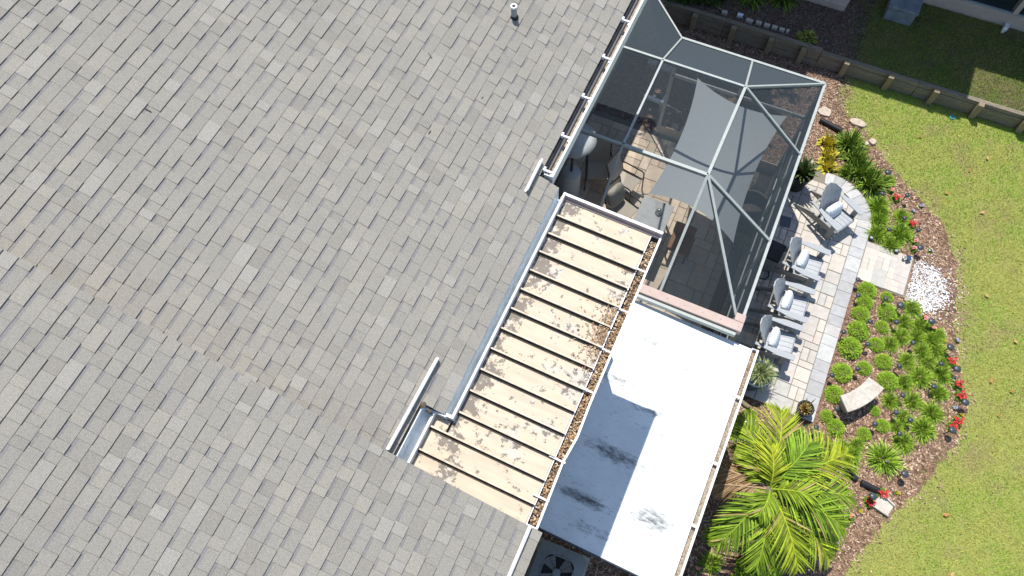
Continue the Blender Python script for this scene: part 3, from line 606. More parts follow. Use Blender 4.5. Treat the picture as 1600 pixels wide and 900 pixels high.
for q in (('hB', 'B', 'b2', 'hD'), ('B', 'C', 'D', 'b2'), ('A0', 'A', 'B'), ('A0', 'B', 'hB'), ('A', 'E', 'C', 'B'), ('E', 'F', 'C'), ('F', 'G', 'C'), ('C', 'G', 'H', 'D'), ('D', 'H', 'I'), ('D', 'I', 'S'), ('b2', 'D', 'S', 's2'), ('hD', 'b2', 's2', 'hS')): screen(*q)
def low(p): x, y, z = N_[p]; return (x, y, .05)
for a, b in (('A', 'E'), ('E', 'F'), ('F', 'G'), ('G', 'H'), ('H', 'I')): screen(a, b, low(b), low(a))
pb = cp(MB().bb((-2.5, 5.0, 3.16), (1.36, 5.16, 3.29)).bb((1.20, 5.16, 3.20), (1.36, 5.30, 3.30)), 'carrier_beam', 'pink', bevel=.006)
cp(MB().bb((-2.5, 4.935, 3.14), (1.30, 4.995, 3.235)), 'beam_gutter', 'white_alu')
for k in range(6): cp(MB().lathe([(.009, 0), (.009, .006), (.003, .009)], (-.2 + k * .3, 5.08, 3.29), 8), 'screw', 'steel', pb)

# shade sail
T, R4, B4, L4_ = Vector((-.95, 9.92, 2.9)), Vector((.91, 10.03, 2.55)), Vector((.79, 6.72, 2.9)), Vector((-.92, 7.22, 2.65))
n = 14; V = []; 
for i in range(n + 1):
    for j in range(n + 1):
        a, b = i / n, j / n
        # pull edges inward so that they hang in shallow curves
        cvx = .17 * 4 * a * (1 - a); cvy = .17 * 4 * b * (1 - b)
        u = a + (0.5 - a) * cvy * .9; v = b + (0.5 - b) * cvx * .9
        p = (T * (1 - u) + R4 * u) * (1 - v) + (L4_ * (1 - u) + B4 * u) * v
        p.z -= .10 * math.sin(math.pi * a) * math.sin(math.pi * b); V.append(p)
F = [(i * (n + 1) + j, (i + 1) * (n + 1) + j, (i + 1) * (n + 1) + j + 1, i * (n + 1) + j + 1) for i in range(n) for j in range(n)]
sail = tag(empty('shade_sail', (0, 8.4, 2.7)), 'grey fabric shade sail stretched inside the screen enclosure', 'shade sail')
wp(MB().add(V, F), sail).build('fabric', 'sail', sail, smooth=True)
for c, q in ((T, (-1.3, 10.5, 3.0)), (R4, (1.28, 10.45, 2.7)), (B4, (1.28, 5.2, 3.0)), (L4_, (-1.4, 6.7, 3.0))):
    c2 = c + (Vector(q) - c).normalized() * min(.2, (Vector(q) - c).length); wp(MB().tube([c, c2], .007, 6), sail).build('tie_chain', 'bronze', sail)

# ================================================================ THINGS IN THE ENCLOSURE
h = tag(empty('patio_heater', (-2.80, 8.22, .04)), 'mushroom patio heater with wide domed shade beside the house gutter', 'patio heater')
MB().lathe([(.23, 0), (.24, .06), (.22, .10), (.22, .74), (.19, .82), (.05, .85)], n=24).build('tank_housing', 'heater', h, True)
MB().lathe([(.03, .85), (.03, 1.65)], n=12).build('pole', 'bronze', h)
MB().lathe([(.03, 1.64), (.09, 1.66), (.10, 1.9), (.12, 2.02), (.06, 2.06)], n=16).build('burner', 'steel', h, True)
MB().lathe([(.46, 1.98), (.465, 2.0), (.34, 2.09), (.16, 2.15), (.15, 2.17), (.02, 2.19)], n=32).build('dome_shade', 'heater', h, True)
def sling_chair(loc, rz, label, cushion=False):
    c = tag(empty('sling_chair', loc, rz), label, 'chair', 'bronze sling chairs on the lanai')
    MB().bar((.24, 0, .42), (-.24, 0, .38), .46, .02).build('seat', 'sling', c)
    MB().bar((-.24, 0, .39), (-.42, 0, .98), .46, .02, up=(1, 0, .3)).build('backrest', 'sling', c)
    for s in (-1, 1):
        MB().tube([(.30, s * .27, 0), (.26, s * .27, .60), (.2, s * .28, .645), (-.26, s * .28, .62), (-.34, s * .27, .62)], .016, 8).build('armrest', 'bronze', c, True)
        MB().tube([(-.38, s * .26, 0), (-.25, s * .25, .39), (-.43, s * .25, 1.0)], .014, 8).build('leg', 'bronze', c, True)
        MB().tube([(.27, s * .245, .43), (-.26, s * .245, .39)], .014, 8).build('side_rail', 'bronze', c)
    MB().tube([(-.43, -.25, 1.0), (-.43, .25, 1.0)], .014, 8).build('top_rail', 'bronze', c)
    if cushion: pass
    return c
sling_chair((-1.66, 8.72, .042), R_(-12), 'beige sling chair with bronze arms, farther from the cream roof')
sling_chair((-1.46, 8.02, .042), R_(-22), 'beige sling chair holding a back cushion, beside the cream roof corner')
sling_chair((-2.35, 8.75, .042), R_(-70), 'shaded sling chair tucked behind the patio heater')
def cushion_mesh(sx, sy, sz, k=10, p=2.6):
    V = []; F = []
    for i in range(k + 1):
        for j in range(2 * k):
            th = math.pi * (i / k - .5); ph = math.pi * j / k
            f = lambda c, e: math.copysign(abs(c) ** e, c)
            V.append((sx * f(math.cos(th), .7) * f(math.cos(ph), .9), sy * f(math.cos(th), .7 * .5) * f(math.sin(ph), .45), sz * f(math.sin(th), .5)))
    for i in range(k):
        for j in range(2 * k): F.append((i * 2 * k + j, i * 2 * k + (j + 1) % (2 * k), (i + 1) * 2 * k + (j + 1) % (2 * k), (i + 1) * 2 * k + j))
    m = MB(); m.add(V, F); return m.mesh('cushion', True)
o = link('back_cushion', cushion_mesh(.09, .23, .26), 'cushion', None, (-1.70, 8.12, .74)); o.rotation_euler = (0, R_(-17), R_(-22)); tag(o, 'plump taupe cushion leaning on the sling chair back', 'cushion')
t = tag(empty('outdoor_table', (-.80, 7.72, .042)), 'long grey outdoor table beside the sling chairs', 'table')
MB().bb((-.34, -.62, .70), (.34, .62, .735)).build('tabletop', 'grey_table', t, bevel=.008)
for sx in (-1, 1):
    for sy in (-1, 1): MB().bb((sx * .29 - .02, sy * .56 - .02, 0), (sx * .29 + .02, sy * .56 + .02, .70)).build('leg', 'bronze', t)
t = tag(empty('table_lantern', (-.72, 8.05, .777)), 'small round brass lantern standing on the grey table', 'lantern')
MB().lathe([(.07, 0), (.075, .02), (.05, .05), (.06, .10), (.03, .15)], n=14).build('body', 'steel', t, True)
t = tag(empty('leather_stool', (-.05, 7.72, .042)), 'brown leather chair in the sail shadow on the lanai', 'chair')
MB().box((0, 0, .42), (.48, .46, .10)).build('seat', 'leather', t, bevel=.03); MB().box((-.02, .24, .62), (.46, .06, .40)).build('backrest', 'leather', t, bevel=.02)
for sx in (-1, 1):
    for sy in (-1, 1): MB().bb((sx * .2 - .015, sy * .19 - .015, 0), (sx * .2 + .015, sy * .19 + .015, .38)).build('leg', 'bronze', t)
t = tag(empty('wicker_barrel_chair', (1.02, 9.05, .042)), 'dark wicker barrel chair near the enclosure right screen', 'chair')
MB().lathe([(.30, 0), (.36, .25), (.36, .40), (.05, .42)], n=24).build('seat', 'wicker', t, True)
arc = [(.37 * math.cos(a), .37 * math.sin(a)) for a in np.linspace(.25, 2.9, 16)]; mb = MB()
for (x0, y0), (x1, y1) in zip(arc, arc[1:]): mb.bar((x0, y0, .55), (x1, y1, .55), .05, .34)
mb.build('backrest', 'wicker', t)
def pot(name, loc, rt, rb, hh, m, label, cat='pot'):
    t = tag(empty(name, loc), label, cat)
    MB().lathe([(rb * .9, 0), (rb, .01), (rt, hh * .92), (rt + .015, hh * .94), (rt + .015, hh), (rt - .025, hh), (rt - .03, hh - .05)], n=28).build('pot_body', m, t, True)
    MB().lathe([(rt - .032, hh - .08), (rt - .032, hh - .06), (.01, hh - .045)], n=24).build('soil', 'soil', t, True); return t
def leafset(specs, name='foliage', m='leaf', parent=None, loc=None):
    """specs: (base, dir, length, width, droop, colour) -> folded curved blades"""
    mb = MB()
    for b, d, L, w, dr, c in specs:
        b, d = Vector(b), Vector(d).normalized(); side = d.cross(Vector((0, 0, 1)))
        side = side.normalized() if side.length > .05 else Vector((1, 0, 0)); up = side.cross(d); P = []; C = []
        for t, k in ((0, .5), (.35, 1), (.7, .75), (1, .04)):
            p = b + d * L * t - Vector((0, 0, dr * L * t * t)); P += [p - side * w * k / 2 + up * w * .18 * k, p, p + side * w * k / 2 + up * w * .18 * k]
        o = len(mb.v); mb.v += [tuple(p) for p in P]; mb.f += [(o + 3 * i + j, o + 3 * i + j + 1, o + 3 * i + 4 + j, o + 3 * i + 3 + j) for i in range(3) for j in range(2)]
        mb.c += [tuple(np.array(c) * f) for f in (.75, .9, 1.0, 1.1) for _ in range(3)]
    me = mb.mesh(name); return link(name, me, m, parent, loc) if parent is not None or loc is not None else me
def rosette(n, L, w, c0, c1, e0=.2, e1=1.4, dr=.3, r0=.02, seed=1):
    r = random.Random(seed); out = []
    for k in range(n):
        a = r.uniform(0, 6.283); e = r.uniform(e0, e1); f = r.random(); c = tuple(c0[i] * (1 - f) + c1[i] * f for i in range(3))
        out.append(((math.cos(a) * r0 * r.random(), math.sin(a) * r0 * r.random(), 0), (math.cos(a) * math.cos(e), math.sin(a) * math.cos(e), math.sin(e)), L * r.uniform(.6, 1.1), w * r.uniform(.7, 1.2), dr * r.uniform(.4, 1.5) * math.cos(e), c))
    return out
t = pot('potted_yucca', (1.06, 9.72, .042), .15, .11, .28, 'black', 'spiky yucca in a small pot on the lanai floor', 'potted plant'); leafset(rosette(46, .36, .03, (.16, .22, .10), (.32, .36, .2), .1, 1.3, .3, seed=3), parent=t, loc=(0, 0, .25))
t = pot('potted_vine', (1.08, 8.36, .042), .14, .10, .26, 'black', 'leafy green plant in a pot by the enclosure side wall', 'potted plant'); leafset(rosette(40, .24, .08, (.09, .18, .04), (.2, .32, .08), .1, 1.2, .5, .08, seed=4), parent=t, loc=(0, 0, .24))
# ================================================================ OUTDOOR PATIO
def adirondack():
    c = empty('adirondack_chair', (0, 0, 0))
    def sz(x): return .375 - (.42 - x) * .17
    ys = [-.205 + i * .1025 for i in range(5)]
    for y_ in ys:   # seat planks run front to back with a rolled front
        mb = MB(); w = .096; xs = [-.12, .1, .30, .385, .415, .42]; zz = [sz(-.12), sz(.1), sz(.3), sz(.385) - .004, .345, .30]; th = .02
        P = []
        for x_, z_ in zip(xs, zz): P += [(x_, y_ - w / 2, z_), (x_, y_ + w / 2, z_), (x_ - (.02 if x_ > .4 else 0), y_ - w / 2, z_ - th), (x_ - (.02 if x_ > .4 else 0), y_ + w / 2, z_ - th)]
        F = []
        for i in range(len(xs) - 1): a = i * 4; F += [(a, a + 4, a + 5, a + 1), (a + 2, a + 3, a + 7, a + 6), (a, a + 2, a + 6, a + 4), (a + 1, a + 5, a + 7, a + 3)]
        F += [(0, 1, 3, 2), (20, 22, 23, 21)]; mb.add(P, F).build('seat_slat', 'grey_plastic', c)
    for y_ in (-.20, -.10, 0, .10, .20):   # fanned back with one smooth arched top
        P = []; th = .02
        for f in (0, .28, .55, .8, .93, 1):
            row = []
            for sd in (-1, 1):
                y0 = (y_ + sd * .0485) * (1 + .24 * f); top = .98 - 2.3 * y0 * y0 - (.012 if abs(y0) > .28 else 0); z_ = .26 + (top - .26) * f
                row.append((-.10 - (z_ - .28) * .40 - max(0, z_ - .75) * .18 + .75 * y0 * y0, y0, z_))
            P += row + [(a - th, b, c_ - .004) for a, b, c_ in row]
        F = []
        for q in range(5): a = q * 4; F += [(a, a + 1, a + 5, a + 4), (a + 2, a + 6, a + 7, a + 3), (a, a + 4, a + 6, a + 2), (a + 1, a + 3, a + 7, a + 5)]
        F += [(0, 2, 3, 1), (20, 21, 23, 22)]; MB().add(P, F).build('back_slat', 'grey_plastic', c)
    for s in (-1, 1):
        yy = s * .275
        P = [(.40, .34), (.36, .22), (-.70, .0), (-.74, .035), (-.30, .27), (.10, .33)]
        MB().add([(x_, yy - .014, z_) for x_, z_ in P] + [(x_, yy + .014, z_) for x_, z_ in P], [tuple(range(6)), tuple(range(6, 12))[::-1]] + [(i, 6 + i, 6 + (i + 1) % 6, (i + 1) % 6) for i in range(6)]).build('side_rail', 'taupe_plastic', c)
        MB().bb((.25, yy + s * .016, 0), (.36, yy + s * .044, .575)).build('front_leg', 'taupe_plastic', c)
        A = [(.43, s * .27), (.445, s * .33), (.43, s * .395), (.10, s * .40), (-.10, s * .36), (-.40, s * .335), (-.40, s * .275), (-.08, s * .275), (.10, s * .265)]
        MB().prism(A[::s], .575, .60).build('armrest', 'grey_plastic', c, bevel=.006)
        MB().bb((.28, yy + s * .045, .46), (.33, yy + s * .085, .573)).build('arm_bracket', 'taupe_plastic', c)
    MB().bb((-.36, -.33, .535), (-.33, .33, .573)).build('back_brace', 'taupe_plastic', c)
    MB().bb((-.16, -.26, .22), (-.13, .26, .27)).build('lower_brace', 'taupe_plastic', c)
    MB().bb((.365, -.26, .19), (.385, .26, .29)).build('front_apron', 'taupe_plastic', c)
    return c
AD = [((2.68, 9.80, .045), R_(-31), 'grey slatted patio chair set at an angle on the curved patio end'), ((2.40, 8.36, .045), R_(-3), 'grey slatted patio chair beside the black box, uppermost of the row of three'), ((2.37, 7.33, .045), R_(1), 'grey slatted patio chair in the middle of the row of three'), ((2.36, 6.46, .045), R_(2), 'grey slatted patio chair beside the big potted grass')]
proto = adirondack(); pm = None
for k, (lc, rz, lb) in enumerate(AD):
    c = proto if k == 0 else copy_tree(proto); c.location = lc; c.rotation_euler = (0, 0, rz); c['label'] = lb; c['category'] = 'chair'; c['group'] = 'slatted chairs on the paver patio'
    if pm is None: pm = cushion_mesh(.085, .23, .145)
    o = link('throw_pillow', pm, 'stripe'); rot = Matrix.Rotation(rz, 4, 'Z'); q = Vector(lc) + rot @ Vector((.0, random.uniform(-.02, .02), .44)); o.location = q; o.rotation_euler = (random.uniform(-.12, .12), R_(-24), rz + random.uniform(-.1, .1))
    tag(o, 'pale blue striped pillow on the ' + ['angled chair on the curved patio end', 'uppermost chair of the row of three', 'middle chair of the row of three', 'chair next to the potted grass'][k], 'pillow', 'striped pillows on the chairs')
# black pot with agave by the screen
t = pot('potted_agave', (1.80, 10.42, .045), .25, .19, .55, 'black', 'dark spiky agave in a tall black pot at the enclosure corner', 'potted plant')
leafset(rosette(70, .44, .065, (.05, .09, .03), (.17, .22, .07), .45, 1.45, .2, .08, seed=8), parent=t, loc=(0, 0, .5))
t = pot('potted_grass', (2.27, 5.58, .045), .27, .20, .50, 'dark_blue', 'big round dark blue pot of long arching grass', 'potted plant')
leafset(rosette(520, .34, .010, (.12, .20, .04), (.48, .52, .26), .3, 1.5, 1.0, .14, seed=9), parent=t, loc=(.07, .06, .44))
t = pot('potted_succulent', (3.36, 5.40, .045), .15, .11, .24, 'black', 'small black pot of orange-tinged succulent at the patio border', 'potted plant')
leafset(rosette(60, .13, .05, (.25, .28, .06), (.5, .24, .07), .1, 1.4, .2, .07, seed=10) + rosette(6, .32, .03, (.16, .14, .06), (.22, .2, .08), .7, 1.3, .1, .03, seed=11), parent=t, loc=(0, 0, .19))
t = tag(empty('storage_box', (1.80, 8.28, .045), R_(-6)), 'dark storage box with flat lid against the enclosure screen', 'box')
MB().bb((-.15, -.20, 0), (.15, .20, .50)).build('body', 'taupe_plastic', t, bevel=.01); MB().bb((-.17, -.22, .50), (.17, .22, .58)).build('lid', 'black', t, bevel=.015)
tag(MB().tube([(1.70, 8.05, .06), (1.80, 8.10, .06), (1.88, 8.08, .06), (1.93, 7.98, .06), (1.88, 7.87, .06), (1.78, 7.86, .06), (1.68, 7.90, .06)], .012, 8).build('hose', 'hose', smooth=True), 'black hose looped on the pavers below the storage box', 'hose')
tag(MB().tube([(1.62, 7.52, .06), (1.85, 7.60, .07), (2.02, 7.66, .06)], .014, 8).build('pipe', 'hose', smooth=True), 'short dark pipe lying under the middle chair back', 'pipe')
tag(MB().box((1.88, 9.42, .055), (.22, .26, .02), Matrix.Rotation(R_(8), 3, 'Z')).build('floor_mat', 'dark_blue', bevel=.005), 'small slate blue mat on the shaded pavers by the screen', 'mat')

# ================================================================ GARDEN BED
# curved concrete bench
bn = tag(empty('curved_bench', (4.24, 5.98, 0)), 'curved concrete garden bench among the round shrubs', 'bench')
c0, ri, ro = Vector((3.05, 6.86)), 1.28, 1.62
angs = np.linspace(R_(-50), R_(-14.5), 12)
angs = np.linspace(R_(-51), R_(-18), 12)
poly = [(c0.x + ro * math.cos(a), c0.y + ro * math.sin(a)) for a in angs] + [(c0.x + ri * math.cos(a), c0.y + ri * math.sin(a)) for a in angs[::-1]]
wp(MB().prism(poly, .34, .42), bn).build('seat', 'concrete', bn, bevel=.015)
for f in (2, 9):
    a = angs[f]; m_ = (ri + ro) / 2; p = (c0.x + m_ * math.cos(a), c0.y + m_ * math.sin(a), .17)
    wp(MB().box(p, (.24, .10, .345), Matrix.Rotation(a, 3, 'Z')), bn).build('leg', 'concrete', bn, bevel=.01)
ROUND = [(3.9, 8.5, .25), (3.93, 8.21, .22), (3.91, 7.92, .23), (3.96, 7.53, .27), (3.89, 7.09, .29), (3.88, 6.51, .25), (3.85, 6.01, .23), (3.84, 5.51, .17), (4.05, 5.36, .22), (4.32, 8.53, .16), (4.4, 8.18, .25), (4.38, 7.82, .18), (4.36, 7.38, .21), (4.26, 6.79, .19), (4.58, 7.08, .21), (4.74, 6.71, .25), (4.66, 6.01, .14), (4.86, 5.77, .18), (4.58, 5.47, .17)]
def bush_mesh(seed, c0, c1, n=520, flat=.75, lw=.07, ll=.17):
    r = random.Random(seed); sp = []
    for k in range(n):
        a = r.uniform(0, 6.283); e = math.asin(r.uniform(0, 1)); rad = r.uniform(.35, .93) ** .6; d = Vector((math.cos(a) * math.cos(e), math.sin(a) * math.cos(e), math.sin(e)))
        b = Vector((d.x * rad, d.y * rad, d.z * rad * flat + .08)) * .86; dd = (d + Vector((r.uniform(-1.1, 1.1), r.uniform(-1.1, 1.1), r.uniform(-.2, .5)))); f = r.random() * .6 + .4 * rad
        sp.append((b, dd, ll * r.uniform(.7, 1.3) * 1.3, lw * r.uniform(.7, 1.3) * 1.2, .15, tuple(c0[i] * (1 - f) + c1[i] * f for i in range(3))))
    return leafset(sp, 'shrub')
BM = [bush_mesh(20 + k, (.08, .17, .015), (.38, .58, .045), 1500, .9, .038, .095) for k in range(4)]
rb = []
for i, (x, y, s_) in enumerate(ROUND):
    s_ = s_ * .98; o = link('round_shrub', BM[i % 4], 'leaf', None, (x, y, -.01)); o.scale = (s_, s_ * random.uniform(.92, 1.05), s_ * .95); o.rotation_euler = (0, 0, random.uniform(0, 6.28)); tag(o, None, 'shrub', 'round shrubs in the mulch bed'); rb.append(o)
rank_labels(rb, 'rounded bright green shrub', ['curved concrete bench', 'paved garden walkway', 'small potted succulent', 'white gravel patch'])
GRASS = [(4.78, 7.77, .23), (4.61, 7.51, .21), (5.0, 7.29, .23), (5.06, 6.81, .21), (4.89, 6.33, .21), (5.29, 6.51, .23), (5.12, 5.87, .17), (5.19, 6.1, .21), (4.85, 8.48, .23), (4.77, 8.12, .22), (5.09, 8.17, .22), (5.08, 7.89, .22), (5.38, 7.95, .25), (5.24, 7.62, .23), (5.51, 7.75, .22), (5.39, 7.42, .22), (5.68, 7.55, .17), (5.32, 7.07, .28), (5.7, 7.28, .23), (5.71, 6.88, .23), (5.68, 6.42, .27), (5.58, 6.02, .28), (5.46, 8.1, .19), (2.46, 4.94, .15), (2.32, 4.49, .22), (4.26, 5.05, .18), (4.5, 5.21, .18), (4.11, 4.71, .17), (4.47, 4.96, .22), (4.5, 4.67, .17), (5.03, 5.14, .36), (5.3, 5.61, .24), (2.53, 2.44, .22), (2.64, 2.0, .22), (3.42, 4.91, .17), (3.64, 10.63, .32), (3.74, 10.3, .28), (3.78, 9.93, .28), (4.18, 10.58, .25), (4.24, 10.14, .32), (4.12, 9.79, .26), (3.71, 11.42, .18)]
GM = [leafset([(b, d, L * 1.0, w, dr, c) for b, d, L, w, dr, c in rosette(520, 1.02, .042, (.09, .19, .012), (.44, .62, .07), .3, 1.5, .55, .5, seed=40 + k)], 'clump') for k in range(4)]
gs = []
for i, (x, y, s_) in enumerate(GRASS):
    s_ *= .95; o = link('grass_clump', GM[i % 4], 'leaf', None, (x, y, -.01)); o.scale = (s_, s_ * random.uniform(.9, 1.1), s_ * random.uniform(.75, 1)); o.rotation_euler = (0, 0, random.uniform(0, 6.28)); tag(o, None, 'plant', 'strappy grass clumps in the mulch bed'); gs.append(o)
rank_labels(gs, 'strappy green grass clump', ['curved concrete bench', 'paved garden walkway', 'white gravel patch', 'palm', 'concrete splash block', 'grey angled chair on the patio curve', 'small potted succulent', 'blue solar spotlight by the white roof', 'yellow croton'])
SHR = [(2.65, 12.02, .34), (2.86, 11.68, .3), (3.06, 11.36, .36), (3.36, 11.14, .36), (2.78, 11.22, .2)]
SM = [leafset(rosette(260, 1.25, .085, (.06, .12, .015), (.27, .40, .05), .1, 1.5, .55, .5, seed=60 + k), 'shrub') for k in range(3)]
sb = []
for i, (x, y, s_) in enumerate(SHR):
    o = link('leafy_shrub', SM[i % 3], 'leaf', None, (x, y, -.01)); o.scale = (s_, s_, s_ * 1.2); o.rotation_euler = (0, 0, i * 1.7); tag(o, None, 'shrub', 'dark leafy shrubs at the top of the bed'); sb.append(o)
rank_labels(sb, 'dense dark green arching shrub', ['yellow croton', 'grey angled chair on the patio curve'])
YM = leafset([(b, d, L, w, dr, c) for b, d, L, w, dr, c in rosette(110, .9, .30, (.42, .40, .03), (.68, .56, .10), .1, 1.4, .4, .7, seed=71)], 'croton')
for i, ((x, y), lb) in enumerate(zip([(2.2, 11.86), (2.28, 11.52), (2.36, 11.22)], ('top', 'middle', 'lowest'))):
    o = link('yellow_croton', YM, 'leaf', None, (x, y, -.01)); o.scale = (.22, .22, .32); o.rotation_euler = (0, 0, i * 2.1); tag(o, f'bright yellow croton shrub, {lb} of the three in a row', 'shrub', 'yellow crotons by the enclosure corner')
LM = bush_mesh(77, (.16, .30, .02), (.38, .52, .05), 460, .8, .16, .2)
for (x, y, s_), lb in zip([(3.34, 2.10, .34), (3.72, 2.22, .16)], ('large lime green shrub at the bottom edge below the palm', 'small lime green shrub at the bottom edge below the palm')):
    o = link('lime_shrub', LM, 'leaf', None, (x, y, -.01)); o.scale = (s_, s_, s_); tag(o, lb, 'shrub')
# flowers
def flower_mesh(seed, col, n=60):
    r = random.Random(seed); mb = MB()
    heads = [(r.uniform(-.7, .7), r.uniform(-.7, .7), r.uniform(.9, 1.5)) for _ in range(7)]
    for k in range(n):
        hx, hy, hz = heads[k % 7]; a = r.uniform(0, 6.283); e = r.uniform(.1, 1.1); d = Vector((math.cos(a) * math.cos(e), math.sin(a) * math.cos(e), math.sin(e))); t1 = Vector((-math.sin(a), math.cos(a), 0)); p = Vector((hx, hy, hz)); s_ = r.uniform(.3, .5); c = tuple(np.array(col) * r.uniform(.6, 1.2))
        mb.add([p, p + d * s_ * .6 - t1 * s_ * .35, p + d * s_, p + d * s_ * .6 + t1 * s_ * .35], [(0, 1, 2, 3)], c)
    return mb.mesh('blossom')
fol = bush_mesh(90, (.06, .13, .015), (.20, .32, .04), 160, .7, .16, .26)
FL = {'red': (.66, .035, .05), 'pink': (.78, .30, .30), 'lilac': (.40, .36, .55), 'yellow': (.75, .55, .03), 'white': (.7, .68, .66)}
FMs = {k: flower_mesh(91 + i, c) for i, (k, c) in enumerate(FL.items())}
FLW = {'red': [(5.79, 7.64, 'beside the lawn edge lamps, uppermost along the bed edge'), (6.02, 7.2, 'on the lawn edge, second highest along the bed edge'), (6.09, 6.99, 'on the lawn edge, third highest along the bed edge'), (6.14, 6.46, 'on the lawn edge, fourth highest along the bed edge'), (6.08, 6.3, 'on the lawn edge, fifth highest along the bed edge'), (5.15, 4.49, 'at the top of the concrete splash block'), (4.97, 4.24, 'under the black lamp left of the splash block'), (3.95, 10.99, 'by the shrubs above the curved patio end'), (4.42, 10.46, 'by the grass clumps above the bark mulch')],
       'pink': [(3.79, 11.17, 'nearest the dark arching shrubs'), (4.56, 10.05, 'above the walkway spotlight'), (4.57, 9.87, 'under the black lamp at the walkway end'), (4.72, 3.83, 'below the splash block'), (2.45, 1.82, 'at the bottom left by the white roof gutter'), (5.1, 8.36, 'below the white gravel'), (5.32, 8.23, 'right of the lamp below the gravel')],
       'lilac': [(4.38, 10.83, 'nearer the red flowers by the lawn'), (4.51, 11.04, 'on the lawn edge, farthest up'), (6.06, 6.71, 'between red flowers on the bed edge'), (5.83, 8.15, 'on the lawn near the gravel'), (5.10, 5.10, 'inside the big grass clump')],
       'yellow': [(5.62, 8.05, 'on the bed edge below the gravel'), (5.92, 7.60, 'beside the uppermost red flower'), (6.2, 6.62, 'beside the lamp on the bed edge'), (5.42, 4.62, 'right of the splash block'), (3.62, 11.36, 'by the lamp above the curved patio end'), (4.86, 4.02, 'left of the splash block foot')],
       'white': [(5.91, 7.3, 'between two lamps on the bed edge'), (4.92, 10.0, 'on the bark mulch near the lawn')]}
CATF = {'red': .10, 'pink': .08, 'lilac': .055, 'yellow': .045, 'white': .06}
for colr, lst in FLW.items():
    for x, y, where in lst:
        p = tag(empty('flower_plant', (x, y, -.01), random.uniform(0, 6)), f'small {colr} flowering plant {where}', 'flower', f'{colr} flowers in the bed')
        k = CATF[colr]; o = link('foliage', fol, 'leaf', p, (0, 0, 0)); o.scale = (k * 1.15, k * 1.15, k * 1.2); o = link('blossom', FMs[colr], 'petal', p, (0, 0, k * .25)); o.scale = (k * .95, k * .95, k * .75)
# solar stake lamps
LIGHTS = [(3.61, 8.52), (3.72, 8.19), (4.25, 8.33), (4.57, 8.34), (4.53, 7.94), (4.04, 7.71), (3.67, 7.26), (4.15, 7.18), (4.98, 7.61), (5.19, 8.23), (5.63, 7.81), (5.53, 7.37), (5.85, 7.42), (4.81, 7.01), (4.08, 6.6), (3.64, 6.27), (5.52, 6.86), (5.0, 6.44), (3.9, 5.65), (4.96, 6.07), (5.26, 6.0), (4.65, 5.66), (6.12, 6.8), (5.98, 6.12), (3.62, 5.12), (4.62, 9.8), (5.1, 5.65), (4.05, 4.85), (4.49, 4.69), (5.35, 4.93), (4.92, 4.27), (3.57, 11.43), (3.6, 10.81), (4.08, 10.99), (4.15, 10.38), (3.9, 10.01), (4.5, 10.26)]
BIG = {(4.57, 8.34), (5.19, 8.23), (5.63, 7.81), (5.85, 7.42), (6.12, 6.8), (5.35, 4.93), (4.92, 4.27), (4.62, 9.8), (3.57, 11.43), (5.98, 6.12)}
def lamp(s):
    c = empty('solar_lamp', (0, 0, 0))
    MB().lathe([(.010, 0), (.010, .24)], n=6).build('stake', 'black', c); MB().lathe([(.03 * s, .215), (.034 * s, .23), (.034 * s, .275)], n=12).build('lens', 'steel', c)
    MB().lathe([(.055 * s, .27), (.062 * s, .275), (.060 * s, .29), (.035 * s, .308), (.01, .312)], n=18).build('cap', 'lamp_top', c, True); return c
sm, bg = lamp(.84), lamp(1.15); us = set(); lm = []
for x, y in LIGHTS:
    src = bg if (x, y) in BIG else sm
    c = src if id(src) not in us else copy_tree(src); us.add(id(src)); c.location = (x, y, -.01); c.rotation_euler = (random.gauss(0, .06), random.gauss(0, .06), random.uniform(0, 6)); c['category'] = 'lamp'; c['group'] = 'solar stake lamps in the garden bed'; lm.append(c)
rank_labels(lm, 'dark round-capped solar stake lamp', ['curved concrete bench', 'paved garden walkway', 'white gravel patch', 'concrete splash block', 'grey angled chair on the patio curve', 'small potted succulent', 'yellow croton', 'palm'])
for x, y, lb in ((2.51, 4.74, 'small blue solar spotlight beside the white roof gutter'), (4.5, 9.56, 'small blue solar spotlight at the end of the walkway')):
    c = tag(empty('solar_spotlight', (x, y, 0), .4), lb, 'spotlight'); MB().box((0, 0, .14), (.13, .10, .015), Matrix.Rotation(.5, 3, 'Y')).build('solar_panel', 'solar', c, bevel=.004); MB().lathe([(.012, 0), (.012, .13)], n=6).build('stake', 'black', c); MB().lathe([(.02, -.03), (.035, .03), (.01, .035)], (-.09, .02, .10), 12).build('lamp_head', 'steel', c, True)
for x, y, lb in ((3.68, 9.76, 'short metal path light at the inner corner of the walkway'), (4.24, 9.66, 'short dark path light beside the walkway grass')):
    c = tag(empty('path_light', (x, y, 0)), lb, 'lamp'); MB().lathe([(.045, 0), (.05, .08), (.055, .09), (.035, .10)], n=16).build('body', 'lamp_top', c, True); MB().lathe([(.032, .10), (.030, .106), (.01, .107)], n=16).build('lens', 'steel', c)
